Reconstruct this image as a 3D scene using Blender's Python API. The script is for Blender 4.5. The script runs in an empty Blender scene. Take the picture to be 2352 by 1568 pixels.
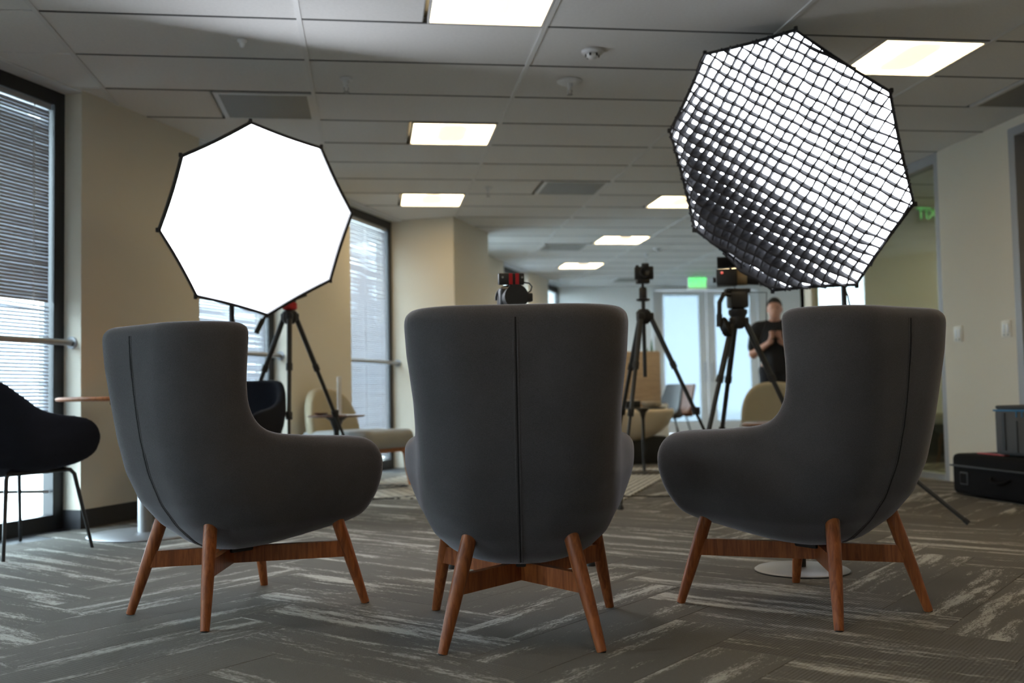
import bpy, bmesh, math, random
import numpy as np
from mathutils import Vector, Matrix
random.seed(7); rng = np.random.default_rng(7)
sc = bpy.context.scene
COL = sc.collection
PI = math.pi
def rad(a): return math.radians(a)

# ------------------------------------------------------------------ camera, world, exposure
CAM_H = 0.73; CEIL = 2.581
YAW, PITCH, ROLL, FPX = .13728867, .05244596, -.01861247, 2345.493
def cam_matrix():
    cy, sy, cp, sp = math.cos(YAW), math.sin(YAW), math.cos(PITCH), math.sin(PITCH)
    f = Vector((sy*cp, cy*cp, sp)); r = Vector((cy, -sy, 0)); u = r.cross(f)
    c, s = math.cos(ROLL), math.sin(ROLL)
    return r*c+u*s, u*c-r*s, f
_r, _u, _f = cam_matrix()
cd = bpy.data.cameras.new('camera'); cam = bpy.data.objects.new('camera', cd); COL.objects.link(cam)
m = Matrix((( _r.x, _u.x, -_f.x, 0), (_r.y, _u.y, -_f.y, 0), (_r.z, _u.z, -_f.z, CAM_H), (0, 0, 0, 1)))
cam.matrix_world = m
cd.sensor_width = 36; cd.lens = FPX*36/2352; cd.clip_start = .05; cd.clip_end = 200
cd.dof.use_dof = True; cd.dof.focus_distance = 3.3; cd.dof.aperture_fstop = 2.4
sc.camera = cam
def pix(X):                                       # where a world point falls in the frame (for culling only)
    v = Vector(X)-Vector((0, 0, CAM_H)); d = v.dot(_f)
    return (1176+FPX*v.dot(_r)/d, 784-FPX*v.dot(_u)/d, d) if d > .05 else (-9e3, -9e3, d)

world = bpy.data.worlds.new('sky'); sc.world = world; world.use_nodes = True
bg = world.node_tree.nodes['Background']
bg.inputs[0].default_value = (.71, .86, 1.0, 1); bg.inputs[1].default_value = 17.0
sc.view_settings.view_transform = 'Standard'; sc.view_settings.look = 'None'
sc.view_settings.gamma = 1; sc.view_settings.use_curve_mapping = False
sc.view_settings.exposure = 0.3
SOFT_L, SOFT_R = 10.0, 10.0                       # radiance of the two softbox diffusers
PANEL = (10.5, 8.0, 4.4)                         # radiance of the ceiling panels

# ------------------------------------------------------------------ materials
def nodes(name):
    mt = bpy.data.materials.new(name); mt.use_nodes = True
    nt = mt.node_tree; return mt, nt, nt.nodes['Principled BSDF']
def N(nt, t, **kw):
    n = nt.nodes.new(t)
    for k, v in kw.items():
        if hasattr(n, k): setattr(n, k, v)
        else: n.inputs[k].default_value = v
    return n
def mat(name, col, rough=.6, metal=0, noise=0, nscale=20, bump=0, bscale=200, spec=.5, sheen=0, stretch=None, coat=0):
    mt, nt, b = nodes(name); L = nt.links.new
    b.inputs['Base Color'].default_value = (*col, 1); b.inputs['Roughness'].default_value = rough
    b.inputs['Metallic'].default_value = metal; b.inputs['Specular IOR Level'].default_value = spec
    if sheen: b.inputs['Sheen Weight'].default_value = sheen; b.inputs['Sheen Roughness'].default_value = .4
    if coat: b.inputs['Coat Weight'].default_value = coat
    tc = N(nt, 'ShaderNodeTexCoord'); src = tc.outputs['Object']
    if stretch:
        mp = N(nt, 'ShaderNodeMapping'); mp.inputs['Scale'].default_value = stretch; L(src, mp.inputs[0]); src = mp.outputs[0]
    if noise:
        n = N(nt, 'ShaderNodeTexNoise'); n.inputs['Scale'].default_value = nscale; n.inputs['Detail'].default_value = 5
        L(src, n.inputs['Vector'])
        cr = N(nt, 'ShaderNodeValToRGB'); e = cr.color_ramp.elements
        e[0].position = .3; e[1].position = .7
        e[0].color = (*[max(0, c*(1-noise)) for c in col], 1); e[1].color = (*[min(1, c*(1+noise)) for c in col], 1)
        L(n.outputs['Fac'], cr.inputs[0]); L(cr.outputs[0], b.inputs['Base Color'])
    if bump:
        n2 = N(nt, 'ShaderNodeTexNoise'); n2.inputs['Scale'].default_value = bscale; n2.inputs['Detail'].default_value = 3
        L(src, n2.inputs['Vector'])
        bp = N(nt, 'ShaderNodeBump'); bp.inputs['Strength'].default_value = bump; bp.inputs['Distance'].default_value = .004
        L(n2.outputs['Fac'], bp.inputs['Height']); L(bp.outputs[0], b.inputs['Normal'])
    return mt
def emit(name, col, s=1):
    mt, nt, b = nodes(name)
    b.inputs['Base Color'].default_value = (.8, .8, .8, 1)
    b.inputs['Emission Color'].default_value = (*col, 1); b.inputs['Emission Strength'].default_value = s
    return mt
def thin_glass(name, tint=(1, 1, 1), refl=1.0, ior=1.5):
    mt = bpy.data.materials.new(name); mt.use_nodes = True; nt = mt.node_tree; nt.nodes.clear(); L = nt.links.new
    o = N(nt, 'ShaderNodeOutputMaterial'); tr = N(nt, 'ShaderNodeBsdfTransparent'); gl = N(nt, 'ShaderNodeBsdfGlossy')
    tr.inputs[0].default_value = (*tint, 1); gl.inputs['Roughness'].default_value = .02; gl.inputs[0].default_value = (refl, refl, refl, 1)
    fr = N(nt, 'ShaderNodeFresnel'); fr.inputs[0].default_value = ior; mx = N(nt, 'ShaderNodeMixShader')
    ge = N(nt, 'ShaderNodeNewGeometry'); iv = N(nt, 'ShaderNodeMath', operation='SUBTRACT'); iv.inputs[0].default_value = 1; L(ge.outputs['Backfacing'], iv.inputs[1])
    mu = N(nt, 'ShaderNodeMath', operation='MULTIPLY'); L(fr.outputs[0], mu.inputs[0]); L(iv.outputs[0], mu.inputs[1])
    L(mu.outputs[0], mx.inputs[0]); L(tr.outputs[0], mx.inputs[1]); L(gl.outputs[0], mx.inputs[2]); L(mx.outputs[0], o.inputs[0])
    return mt
def carpet_mat():
    mt, nt, b = nodes('carpet'); L = nt.links.new
    b.inputs['Roughness'].default_value = .95; b.inputs['Specular IOR Level'].default_value = .15
    uv = N(nt, 'ShaderNodeUVMap'); oi = N(nt, 'ShaderNodeObjectInfo')
    off = N(nt, 'ShaderNodeMath', operation='MULTIPLY'); off.inputs[1].default_value = 57.0; L(oi.outputs['Random'], off.inputs[0])
    ad = N(nt, 'ShaderNodeVectorMath', operation='ADD'); L(uv.outputs[0], ad.inputs[0]); L(off.outputs[0], ad.inputs[1])
    def noise(scale, vec_scale, detail, rough=.6):
        mp = N(nt, 'ShaderNodeMapping'); mp.inputs['Scale'].default_value = vec_scale; L(ad.outputs[0], mp.inputs[0])
        n = N(nt, 'ShaderNodeTexNoise'); n.inputs['Scale'].default_value = scale; n.inputs['Detail'].default_value = detail; n.inputs['Roughness'].default_value = rough
        L(mp.outputs[0], n.inputs['Vector']); return n.outputs['Fac']
    def math2(op, a, c):
        x = N(nt, 'ShaderNodeMath', operation=op)
        for i, q in enumerate((a, c)):
            if isinstance(q, (int, float)): x.inputs[i].default_value = q
            else: L(q, x.inputs[i])
        return x.outputs[0]
    band = noise(1.0, (1.2, 10, 1), 3)            # broad torn bands that run along each plank
    tear = noise(1.0, (48, 210, 1), 4, .8)       # ragged yarn edges
    tuft = noise(1.0, (300, 300, 1), 2)
    mid = noise(1.0, (7, 38, 1), 3)
    s = math2('ADD', math2('MULTIPLY', band, 1.0), math2('MULTIPLY', math2('SUBTRACT', tear, .5), .62))
    s = math2('ADD', s, math2('MULTIPLY', math2('SUBTRACT', mid, .5), .40))
    cr = N(nt, 'ShaderNodeValToRGB'); e = cr.color_ramp.elements
    e[0].position = .55; e[0].color = (.0, .0, .0, 1); e[1].position = .67; e[1].color = (1, 1, 1, 1)
    L(s, cr.inputs[0])
    mx = N(nt, 'ShaderNodeMix', data_type='RGBA'); L(cr.outputs[0], mx.inputs[0])
    tone = N(nt, 'ShaderNodeValToRGB'); t = tone.color_ramp.elements
    t[0].color = (.094, .086, .076, 1); t[1].color = (.168, .154, .136, 1)
    L(math2('ADD', math2('MULTIPLY', tuft, .55), math2('MULTIPLY', oi.outputs['Random'], .4)), tone.inputs[0])
    L(tone.outputs[0], mx.inputs[6]); mx.inputs[7].default_value = (.43, .41, .37, 1)
    L(mx.outputs[2], b.inputs['Base Color'])
    wv = N(nt, 'ShaderNodeTexWave'); wv.inputs['Scale'].default_value = 28; wv.inputs['Distortion'].default_value = .4
    L(uv.outputs[0], wv.inputs['Vector'])
    h = math2('ADD', math2('MULTIPLY', wv.outputs['Fac'], .55), math2('MULTIPLY', tuft, .8))
    bp = N(nt, 'ShaderNodeBump'); bp.inputs['Strength'].default_value = .55; bp.inputs['Distance'].default_value = .004
    L(h, bp.inputs['Height']); L(bp.outputs[0], b.inputs['Normal'])
    return mt
def wood_mat(name, c0, c1, stretch=(6, 6, .6), rough=.42):
    mt, nt, b = nodes(name); L = nt.links.new
    b.inputs['Roughness'].default_value = rough; b.inputs['Specular IOR Level'].default_value = .35
    tc = N(nt, 'ShaderNodeTexCoord'); mp = N(nt, 'ShaderNodeMapping'); mp.inputs['Scale'].default_value = stretch
    L(tc.outputs['Object'], mp.inputs[0])
    n = N(nt, 'ShaderNodeTexNoise'); n.inputs['Scale'].default_value = 14; n.inputs['Detail'].default_value = 6; n.inputs['Distortion'].default_value = .8
    L(mp.outputs[0], n.inputs['Vector']); cr = N(nt, 'ShaderNodeValToRGB'); e = cr.color_ramp.elements
    e[0].position = .35; e[0].color = (*c0, 1); e[1].position = .68; e[1].color = (*c1, 1)
    L(n.outputs['Fac'], cr.inputs[0]); L(cr.outputs[0], b.inputs['Base Color'])
    return mt
def fabric_mat(name, c, v=.25, rough=.95, sheen=.5):
    mt, nt, b = nodes(name); L = nt.links.new
    b.inputs['Roughness'].default_value = rough; b.inputs['Specular IOR Level'].default_value = .1
    b.inputs['Sheen Weight'].default_value = sheen; b.inputs['Sheen Roughness'].default_value = .35
    b.inputs['Sheen Tint'].default_value = (.95, .92, 1, 1)
    tc = N(nt, 'ShaderNodeTexCoord')
    n = N(nt, 'ShaderNodeTexNoise'); n.inputs['Scale'].default_value = 420; n.inputs['Detail'].default_value = 4
    n2 = N(nt, 'ShaderNodeTexNoise'); n2.inputs['Scale'].default_value = 9; n2.inputs['Detail'].default_value = 3
    L(tc.outputs['Object'], n.inputs['Vector']); L(tc.outputs['Object'], n2.inputs['Vector'])
    ad = N(nt, 'ShaderNodeMath', operation='MULTIPLY_ADD'); L(n2.outputs['Fac'], ad.inputs[0]); ad.inputs[1].default_value = .35; L(n.outputs['Fac'], ad.inputs[2])
    cr = N(nt, 'ShaderNodeValToRGB'); e = cr.color_ramp.elements
    e[0].position = .4; e[1].position = .95
    e[0].color = (*[x*(1-v) for x in c], 1); e[1].color = (*[x*(1+v) for x in c], 1)
    L(ad.outputs[0], cr.inputs[0]); L(cr.outputs[0], b.inputs['Base Color'])
    bp = N(nt, 'ShaderNodeBump'); bp.inputs['Strength'].default_value = .5; bp.inputs['Distance'].default_value = .002
    L(n.outputs['Fac'], bp.inputs['Height']); L(bp.outputs[0], b.inputs['Normal'])
    return mt

M = dict(
    wall=mat('painted_wall', (.72, .67, .57), .85, bump=.06, bscale=160),
    wall_white=mat('white_wall', (.82, .83, .82), .85, bump=.05, bscale=160),
    tile=mat('acoustic_tile', (.74, .735, .72), .95, noise=.03, nscale=60, bump=.25, bscale=420, spec=.1),
    tee=mat('ceiling_tee', (.66, .66, .65), .45),
    reveal_shade=mat('reveal_shade_tee', (.10, .10, .10), .7),  # shadow line along the tile edges, painted into the cross tees' colour
    gap=mat('dark_gap', (.05, .05, .05), .9),
    base=mat('rubber_base', (.022, .022, .026), .6),
    black_frame=mat('black_window_frame', (.014, .015, .018), .45),
    white_metal=mat('white_metal', (.72, .73, .74), .4),
    alum=mat('brushed_aluminium', (.62, .63, .65), .32, 1, noise=.05, nscale=8, stretch=(1, 40, 1)),
    grey_frame=mat('grey_frame', (.34, .34, .36), .5),
    steel=mat('satin_steel', (.36, .36, .37), .5, 1),
    slat=mat('blind_slat', (.42, .43, .47), .6),
    cord=mat('blind_cord', (.75, .75, .76), .7),
    glass=thin_glass('window_glass', (.93, .97, .96)),
    part_glass=thin_glass('partition_glass', (.86, .93, .90), 1.0, 1.65),
    carpet=carpet_mat(),
    chair=fabric_mat('grey_wool', (.080, .074, .075)),
    seam=fabric_mat('grey_seam', (.026, .025, .026), sheen=0),
    walnut=wood_mat('warm_walnut', (.20, .050, .012), (.38, .112, .030)),
    orange_wood=wood_mat('orange_wood', (.36, .13, .05), (.50, .20, .08)),
    dark_wood=wood_mat('dark_wood', (.09, .045, .028), (.16, .075, .045), rough=.3),
    black=mat('black_plastic', (.014, .014, .015), .5),
    blackmetal=mat('black_metal', (.012, .012, .013), .38, 0),
    carbon=mat('dark_tube', (.022, .022, .022), .35),
    navy=fabric_mat('navy_shell', (.016, .018, .026), sheen=.05),
    greyshell=mat('grey_shell', (.035, .037, .04), .6),
    brownshell=mat('brown_shell', (.13, .06, .04), .6),
    beige=fabric_mat('beige_wool', (.44, .38, .27), .1, sheen=.1),
    seat_grey=fabric_mat('pale_grey_wool', (.33, .33, .32), .1, sheen=.1),
    tan=mat('tan_felt', (.50, .38, .27), .9, noise=.12, nscale=9, stretch=(1, 1, 6)),
    cream=mat('cream_ceramic', (.70, .58, .42), .5),
    red=mat('red_anodised', (.45, .012, .018), .4),
    gold=mat('brass', (.42, .30, .16), .35, .7),
    hair=mat('black_hair', (.010, .010, .010), .6, bump=.4, bscale=300),
    skin=mat('skin', (.48, .24, .16), .55, noise=.08, nscale=14),
    shirt=mat('black_cotton', (.008, .008, .010), .9, bump=.2, bscale=300),
    denim=mat('black_denim', (.010, .011, .016), .9, bump=.2, bscale=300),
    leaf=mat('leaf', (.06, .16, .035), .5, noise=.3, nscale=14),
    case=mat('black_nylon', (.006, .006, .007), .9, spec=.15, bump=.3, bscale=260),
    bag=mat('grey_nylon', (.085, .085, .088), .8, bump=.3, bscale=260),
    blue=mat('blue_zip', (.02, .16, .34), .5),
    sb_out=mat('softbox_black', (.012, .012, .014), .7, bump=.2, bscale=60),
    sb_in=mat('softbox_silver', (.6, .6, .6), .4),
    gridc=mat('grid_nylon', (.030, .030, .036), .7, spec=.2),
    trim=mat('softbox_piping', (.30, .30, .30), .6),
    concrete=mat('outside_concrete', (.62, .61, .58), .9, noise=.12, nscale=30),
    vent=mat('vent_steel', (.24, .23, .20), .5, .3),
    plate=mat('ivory_plate', (.72, .68, .60), .4),
    door_dark=mat('olive_door', (.10, .085, .045), .55, noise=.15, nscale=3, stretch=(1, 6, 1)),
    acrylic=mat('frosted_acrylic', (.75, .76, .78), .25),
    phone=mat('phone_black', (.008, .008, .010), .2),
    soft_l=emit('softbox_light', (.92, .97, 1.06), SOFT_L),
    soft_r=emit('softbox_light_gridded', (.92, .97, 1.06), SOFT_R),
    panel=emit('panel_lens', PANEL, 1.0),
    basket=emit('panel_basket', (1.15, .92, .60), 1.0),
    exitg=emit('exit_green', (.02, .85, .12), 1.5),
    exitface=emit('exit_face', (.012, .36, .05), 1.0),
    exitface_dim=mat('exit_face_dim', (.05, .07, .06), .5),
    redled=emit('red_led', (1, .04, .02), .8),
)
def frosted():
    mt = bpy.data.materials.new('frosted_glass'); mt.use_nodes = True; nt = mt.node_tree; nt.nodes.clear(); L = nt.links.new
    o = N(nt, 'ShaderNodeOutputMaterial'); tl = N(nt, 'ShaderNodeBsdfTranslucent'); df = N(nt, 'ShaderNodeBsdfDiffuse'); rf = N(nt, 'ShaderNodeBsdfRefraction')
    tl.inputs[0].default_value = (.36, .40, .42, 1); df.inputs[0].default_value = (.5, .55, .58, 1)
    rf.inputs[0].default_value = (.30, .33, .35, 1); rf.inputs['Roughness'].default_value = .22; rf.inputs['IOR'].default_value = 1.02
    m1 = N(nt, 'ShaderNodeMixShader'); m1.inputs[0].default_value = .55; L(tl.outputs[0], m1.inputs[1]); L(rf.outputs[0], m1.inputs[2])
    m2 = N(nt, 'ShaderNodeMixShader'); m2.inputs[0].default_value = .12; L(m1.outputs[0], m2.inputs[1]); L(df.outputs[0], m2.inputs[2])
    L(m2.outputs[0], o.inputs[0]); return mt
M['frosted'] = frosted()
def rug_mat():
    mt, nt, b = nodes('rug'); L = nt.links.new
    b.inputs['Roughness'].default_value = .95
    tc = N(nt, 'ShaderNodeTexCoord'); mp = N(nt, 'ShaderNodeMapping'); mp.inputs['Scale'].default_value = (7.5, 10, 1); L(tc.outputs['Object'], mp.inputs[0])
    br = N(nt, 'ShaderNodeTexBrick'); br.offset = .5
    for k, v in {'Scale': 1.0, 'Mortar Size': .13, 'Mortar Smooth': .3, 'Brick Width': .9, 'Row Height': .45}.items(): br.inputs[k].default_value = v
    br.inputs['Color1'].default_value = (.06, .058, .055, 1); br.inputs['Color2'].default_value = (.13, .12, .11, 1); br.inputs['Mortar'].default_value = (.55, .51, .44, 1)
    n = N(nt, 'ShaderNodeTexNoise'); n.inputs['Scale'].default_value = 9; n.inputs['Detail'].default_value = 4
    L(tc.outputs['Object'], n.inputs['Vector'])
    av = N(nt, 'ShaderNodeMix', data_type='RGBA'); av.inputs[0].default_value = .12; L(mp.outputs[0], av.inputs[6]); L(n.outputs['Color'], av.inputs[7])
    L(av.outputs[2], br.inputs['Vector']); L(br.outputs['Color'], b.inputs['Base Color'])
    return mt
M['rug'] = rug_mat()

# ------------------------------------------------------------------ mesh helpers
def obj(name, me, mt=None, parent=None):
    o = bpy.data.objects.new(name, me); COL.objects.link(o)
    if mt is not None and me is not None and not me.materials: me.materials.append(M[mt] if isinstance(mt, str) else mt)
    if parent is not None: o.parent = parent
    return o
def tag(o, label=None, cat=None, group=None, kind=None):
    if label: o['label'] = label
    if cat: o['category'] = cat
    if group: o['group'] = group
    if kind: o['kind'] = kind
    return o
def empty(name, loc=(0, 0, 0), rz=0):
    o = bpy.data.objects.new(name, None); COL.objects.link(o); o.location = loc; o.rotation_euler = (0, 0, rz); o.empty_display_size = .1
    return o
def thing(name, label, cat, loc=(0, 0, 0), rz=0, group=None): return tag(empty(name, loc, rz), label, cat, group)
def mesh_from(name, v, f, smooth=None):
    me = bpy.data.meshes.new(name); me.from_pydata([tuple(map(float, p)) for p in v], [], [tuple(map(int, q)) for q in f]); me.validate(); me.update()
    if smooth is not None:
        me.polygons.foreach_set('use_smooth', [True]*len(me.polygons))
        if smooth < 180: me.set_sharp_from_angle(angle=rad(smooth))
    return me
class MB:
    def __init__(s): s.v = []; s.f = []
    def add(s, v, f):
        k = len(s.v); s.v += [tuple(p) for p in v]; s.f += [tuple(i+k for i in q) for q in f]; return s
    def box(s, x0, x1, y0, y1, z0, z1, mtx=None):
        v = [Vector((x, y, z)) for z in (z0, z1) for y in (y0, y1) for x in (x0, x1)]
        if mtx is not None: v = [mtx @ p for p in v]
        return s.add(v, [(0, 2, 3, 1), (4, 5, 7, 6), (0, 1, 5, 4), (2, 6, 7, 3), (0, 4, 6, 2), (1, 3, 7, 5)])
    def rbox(s, c, size, r=.01, seg=2, mtx=None):
        bm = bmesh.new(); bmesh.ops.create_cube(bm, size=1)
        for q in bm.verts: q.co = Vector((q.co.x*size[0], q.co.y*size[1], q.co.z*size[2]))
        bmesh.ops.bevel(bm, geom=list(bm.edges), offset=r, segments=seg, profile=.5, affect='EDGES')
        bm.verts.index_update(); c = Vector(c)
        v = [(mtx @ q.co if mtx is not None else q.co)+c for q in bm.verts]; f = [[q.index for q in p.verts] for p in bm.faces]
        bm.free(); return s.add(v, f)
    def beam(s, p0, p1, w, h, up=(0, 0, 1)):
        p0, p1 = Vector(p0), Vector(p1); d = (p1-p0).normalized(); x = d.cross(Vector(up)).normalized(); z = x.cross(d)
        v = [p+x*a*w/2+z*b*h/2 for p in (p0, p1) for b in (-1, 1) for a in (-1, 1)]
        return s.add(v, [(0, 1, 3, 2), (4, 6, 7, 5), (0, 4, 5, 1), (2, 3, 7, 6), (0, 2, 6, 4), (1, 5, 7, 3)])
    def tube(s, path, r, n=8, cap=True):
        P = [Vector(p) for p in path]; R = r if isinstance(r, (list, tuple)) else [r]*len(P)
        d0 = (P[1]-P[0]).normalized(); ref = Vector((0, 0, 1)) if abs(d0.z) < .9 else Vector((1, 0, 0))
        x = d0.cross(ref).normalized(); v = []
        for i, p in enumerate(P):
            d = ((P[min(i+1, len(P)-1)]-P[max(i-1, 0)])).normalized()
            x = (x-d*x.dot(d)).normalized(); y = d.cross(x)
            for k in range(n):
                a = 2*PI*k/n; v.append(p+(x*math.cos(a)+y*math.sin(a))*R[i])
        f = [(i*n+k, i*n+(k+1) % n, (i+1)*n+(k+1) % n, (i+1)*n+k) for i in range(len(P)-1) for k in range(n)]
        if cap: f += [tuple(range(n-1, -1, -1)), tuple((len(P)-1)*n+k for k in range(n))]
        return s.add(v, f)
    def cyl(s, p0, p1, r0, r1=None, n=16): return s.tube([p0, p1], [r0, r0 if r1 is None else r1], n)
    def lathe(s, prof, c=(0, 0, 0), n=32, axis=None):
        c = Vector(c); q = Vector((0, 0, 1)).rotation_difference(Vector(axis)) if axis is not None else None
        v = []
        for r, z in prof:
            for k in range(n):
                p = Vector((r*math.cos(2*PI*k/n), r*math.sin(2*PI*k/n), z)); v.append((q @ p if q else p)+c)
        f = [(i*n+k, i*n+(k+1) % n, (i+1)*n+(k+1) % n, (i+1)*n+k) for i in range(len(prof)-1) for k in range(n)]
        f += [tuple(range(n-1, -1, -1)), tuple((len(prof)-1)*n+k for k in range(n))]
        return s.add(v, f)
    def prism(s, poly, axis, a, b):               # polygon in the two other axes, extruded along axis
        n = len(poly)
        def P(p, t): q = list(p); q.insert(axis, t); return Vector(q)
        v = [P(p, a) for p in poly]+[P(p, b) for p in poly]
        return s.add(v, [tuple(range(n)), tuple(range(2*n-1, n-1, -1))]+[(k, n+k, n+(k+1) % n, (k+1) % n) for k in range(n)])
    def mesh(s, name, smooth=None):
        me = mesh_from(name, s.v, s.f, smooth)
        bm = bmesh.new(); bm.from_mesh(me); bmesh.ops.recalc_face_normals(bm, faces=bm.faces); bm.to_mesh(me); bm.free()
        if smooth is not None and smooth < 180: me.set_sharp_from_angle(angle=rad(smooth))
        return me
    def build(s, name, mt, parent=None, smooth=None): return obj(name, s.mesh(name, smooth), mt, parent)

def surface_net(F, lo, h):                        # F: values on a grid; zero surface as quads
    ins = F < 0
    c = [ins[i:F.shape[0]-1+i, j:F.shape[1]-1+j, k:F.shape[2]-1+k] for i in (0, 1) for j in (0, 1) for k in (0, 1)]
    cnt = sum(x.astype(np.int8) for x in c); act = (cnt > 0) & (cnt < 8)
    idx = -np.ones(act.shape, np.int64); cells = np.argwhere(act); idx[act] = np.arange(len(cells))
    acc = np.zeros((len(cells), 3)); num = np.zeros(len(cells))
    for ax in range(3):
        o1, o2 = [(1, 2), (0, 2), (0, 1)][ax]
        for a in (0, 1):
            for b in (0, 1):
                s = np.zeros(3, int); s[o1] = a; s[o2] = b; e = s.copy(); e[ax] = 1
                p = cells+s; q = cells+e; f0 = F[tuple(p.T)]; f1 = F[tuple(q.T)]; m_ = (f0 < 0) != (f1 < 0)
                t = np.where(m_, f0/np.where(m_, f0-f1, 1), 0); pt = p.astype(float); pt[:, ax] += t
                acc[m_] += pt[m_]; num[m_] += 1
    v = acc/num[:, None]*h+np.array(lo)
    faces = []
    for ax in range(3):
        o1, o2 = [(1, 2), (2, 0), (0, 1)][ax]
        sl0 = [slice(None)]*3; sl1 = [slice(None)]*3; sl0[ax] = slice(0, -1); sl1[ax] = slice(1, None)
        A = ins[tuple(sl0)]; B = ins[tuple(sl1)]; e = np.argwhere(A != B)
        ok = np.all([(e[:, o] > 0) & (e[:, o] < F.shape[o]-1) for o in (o1, o2)], axis=0); e = e[ok]; fl = A[tuple(e.T)]
        q = []
        for a, b in ((-1, -1), (0, -1), (0, 0), (-1, 0)):
            p = e.copy(); p[:, o1] += a; p[:, o2] += b; q.append(idx[tuple(p.T)])
        q = np.stack(q, 1); q[~fl] = q[~fl][:, ::-1]; faces.append(q)
    return v, np.concatenate(faces)
def sdf_grid(lo, hi, h):
    ax = [np.arange(lo[i], hi[i]+h, h) for i in range(3)]
    return np.meshgrid(*ax, indexing='ij', sparse=True)
def smin(a, b, k): t = np.clip(.5+.5*(b-a)/k, 0, 1); return b+(a-b)*t-k*t*(1-t)
def smax(a, b, k): return -smin(-a, -b, k)
def rinter(a, b, r): return np.minimum(np.maximum(a+r, b+r), 0)+np.sqrt(np.maximum(a+r, 0)**2+np.maximum(b+r, 0)**2)-r
def poly_sdf(P, X, Y):
    P = np.array(P, float); d = np.full(np.broadcast(X, Y).shape, 1e9); s = np.ones(d.shape)
    for i in range(len(P)):
        a, b = P[i], P[i-1]; ex, ey = b-a; wx, wy = X-a[0], Y-a[1]
        t = np.clip((wx*ex+wy*ey)/(ex*ex+ey*ey), 0, 1); d = np.minimum(d, (wx-ex*t)**2+(wy-ey*t)**2)
        c1 = Y >= a[1]; c2 = Y < b[1]; c3 = ex*wy > ey*wx
        s = np.where((c1 & c2 & c3) | (~c1 & ~c2 & ~c3), -s, s)
    return s*np.sqrt(d)
def chaikin(P, n=2):
    P = np.array(P, float)
    for _ in range(n):
        Q = np.roll(P, -1, 0); P = np.stack([.75*P+.25*Q, .25*P+.75*Q], 1).reshape(-1, 2)
    return P
def box_sdf(X, Y, Z, c, hs, r):
    q = [np.abs(X-c[0])-hs[0]+r, np.abs(Y-c[1])-hs[1]+r, np.abs(Z-c[2])-hs[2]+r]
    return np.sqrt(sum(np.maximum(t, 0)**2 for t in q))+np.minimum(np.maximum(np.maximum(q[0], q[1]), q[2]), 0)-r
def cap_sdf(X, Y, Z, a, b, ra, rb=None):
    rb = ra if rb is None else rb; a = np.array(a, float); b = np.array(b, float); d = b-a
    t = np.clip(((X-a[0])*d[0]+(Y-a[1])*d[1]+(Z-a[2])*d[2])/(d@d), 0, 1)
    return np.sqrt((X-a[0]-d[0]*t)**2+(Y-a[1]-d[1]*t)**2+(Z-a[2]-d[2]*t)**2)-(ra+(rb-ra)*t)
def ell_sdf(X, Y, Z, c, r):
    k0 = np.sqrt(((X-c[0])/r[0])**2+((Y-c[1])/r[1])**2+((Z-c[2])/r[2])**2)
    k1 = np.sqrt(((X-c[0])/r[0]**2)**2+((Y-c[1])/r[1]**2)**2+((Z-c[2])/r[2]**2)**2)
    return k0*(k0-1)/np.maximum(k1, 1e-6)
def sdf_obj(name, fn, lo, hi, h, mt, parent=None):
    G = sdf_grid(lo, hi, h); v, f = surface_net(np.asarray(fn(*G)), lo, h)
    me = mesh_from(name, v, f, 180); return obj(name, me, mt, parent)
def copy_tree(o, parent=None):
    c = o.copy(); COL.objects.link(c)
    if parent is not None: c.parent = parent
    for ch in list(o.children): copy_tree(ch, c)
    return c

# ------------------------------------------------------------------ floor: herringbone carpet planks
LW = rad(24.5); WA = Vector((-1.684, 6.262)); WD = Vector((math.sin(LW), math.cos(LW))); WN = Vector((math.cos(LW), -math.sin(LW)))
def wp(s, n, z=0): p = WA+WD*s+WN*n; return Vector((p.x, p.y, z))
def wsn(x, y): q = Vector((x, y))-WA; return q.dot(WD), q.dot(WN)
BACK_Y = 17.3; RX = 4.44
ROOM = [tuple(wp(-10.3, -.28).xy), tuple(wp(12.2, -.28).xy), (9.8, BACK_Y), (9.8, -3.2)]
fl = MB().prism(ROOM, 2, -.15, -.004).build('floor', 'base'); tag(fl, 'grey carpeted floor laid in a herringbone of planks', 'floor', kind='structure')
PL, PW = 1.0, .25
def plank_mesh(name, offs=None):
    mb = MB(); b = .0014; l, w = PL/2-.0003, PW/2-.0003
    v = [(-l, -w, -.004), (l, -w, -.004), (l, w, -.004), (-l, w, -.004), (-l, -w, -.0015), (l, -w, -.0015), (l, w, -.0015), (-l, w, -.0015),
         (-l+b, -w+b, 0), (l-b, -w+b, 0), (l-b, w-b, 0), (-l+b, w-b, 0)]
    f = [(0, 1, 5, 4), (1, 2, 6, 5), (2, 3, 7, 6), (3, 0, 4, 7), (4, 5, 9, 8), (5, 6, 10, 9), (6, 7, 11, 10), (7, 4, 8, 11), (8, 9, 10, 11)]
    return v, f
pv, pf = plank_mesh('p')
def add_uv(me, uvs):
    l = me.uv_layers.new(name='UVMap'); vi = np.zeros(len(me.loops), int); me.loops.foreach_get('vertex_index', vi)
    l.data.foreach_set('uv', np.asarray(uvs, float)[vi].ravel())
pme = mesh_from('carpet_plank', pv, pf); add_uv(pme, [(p[0], p[1]) for p in pv]); pme.materials.append(M['carpet'])
planks = {}
c45 = math.cos(PI/4)
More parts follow.
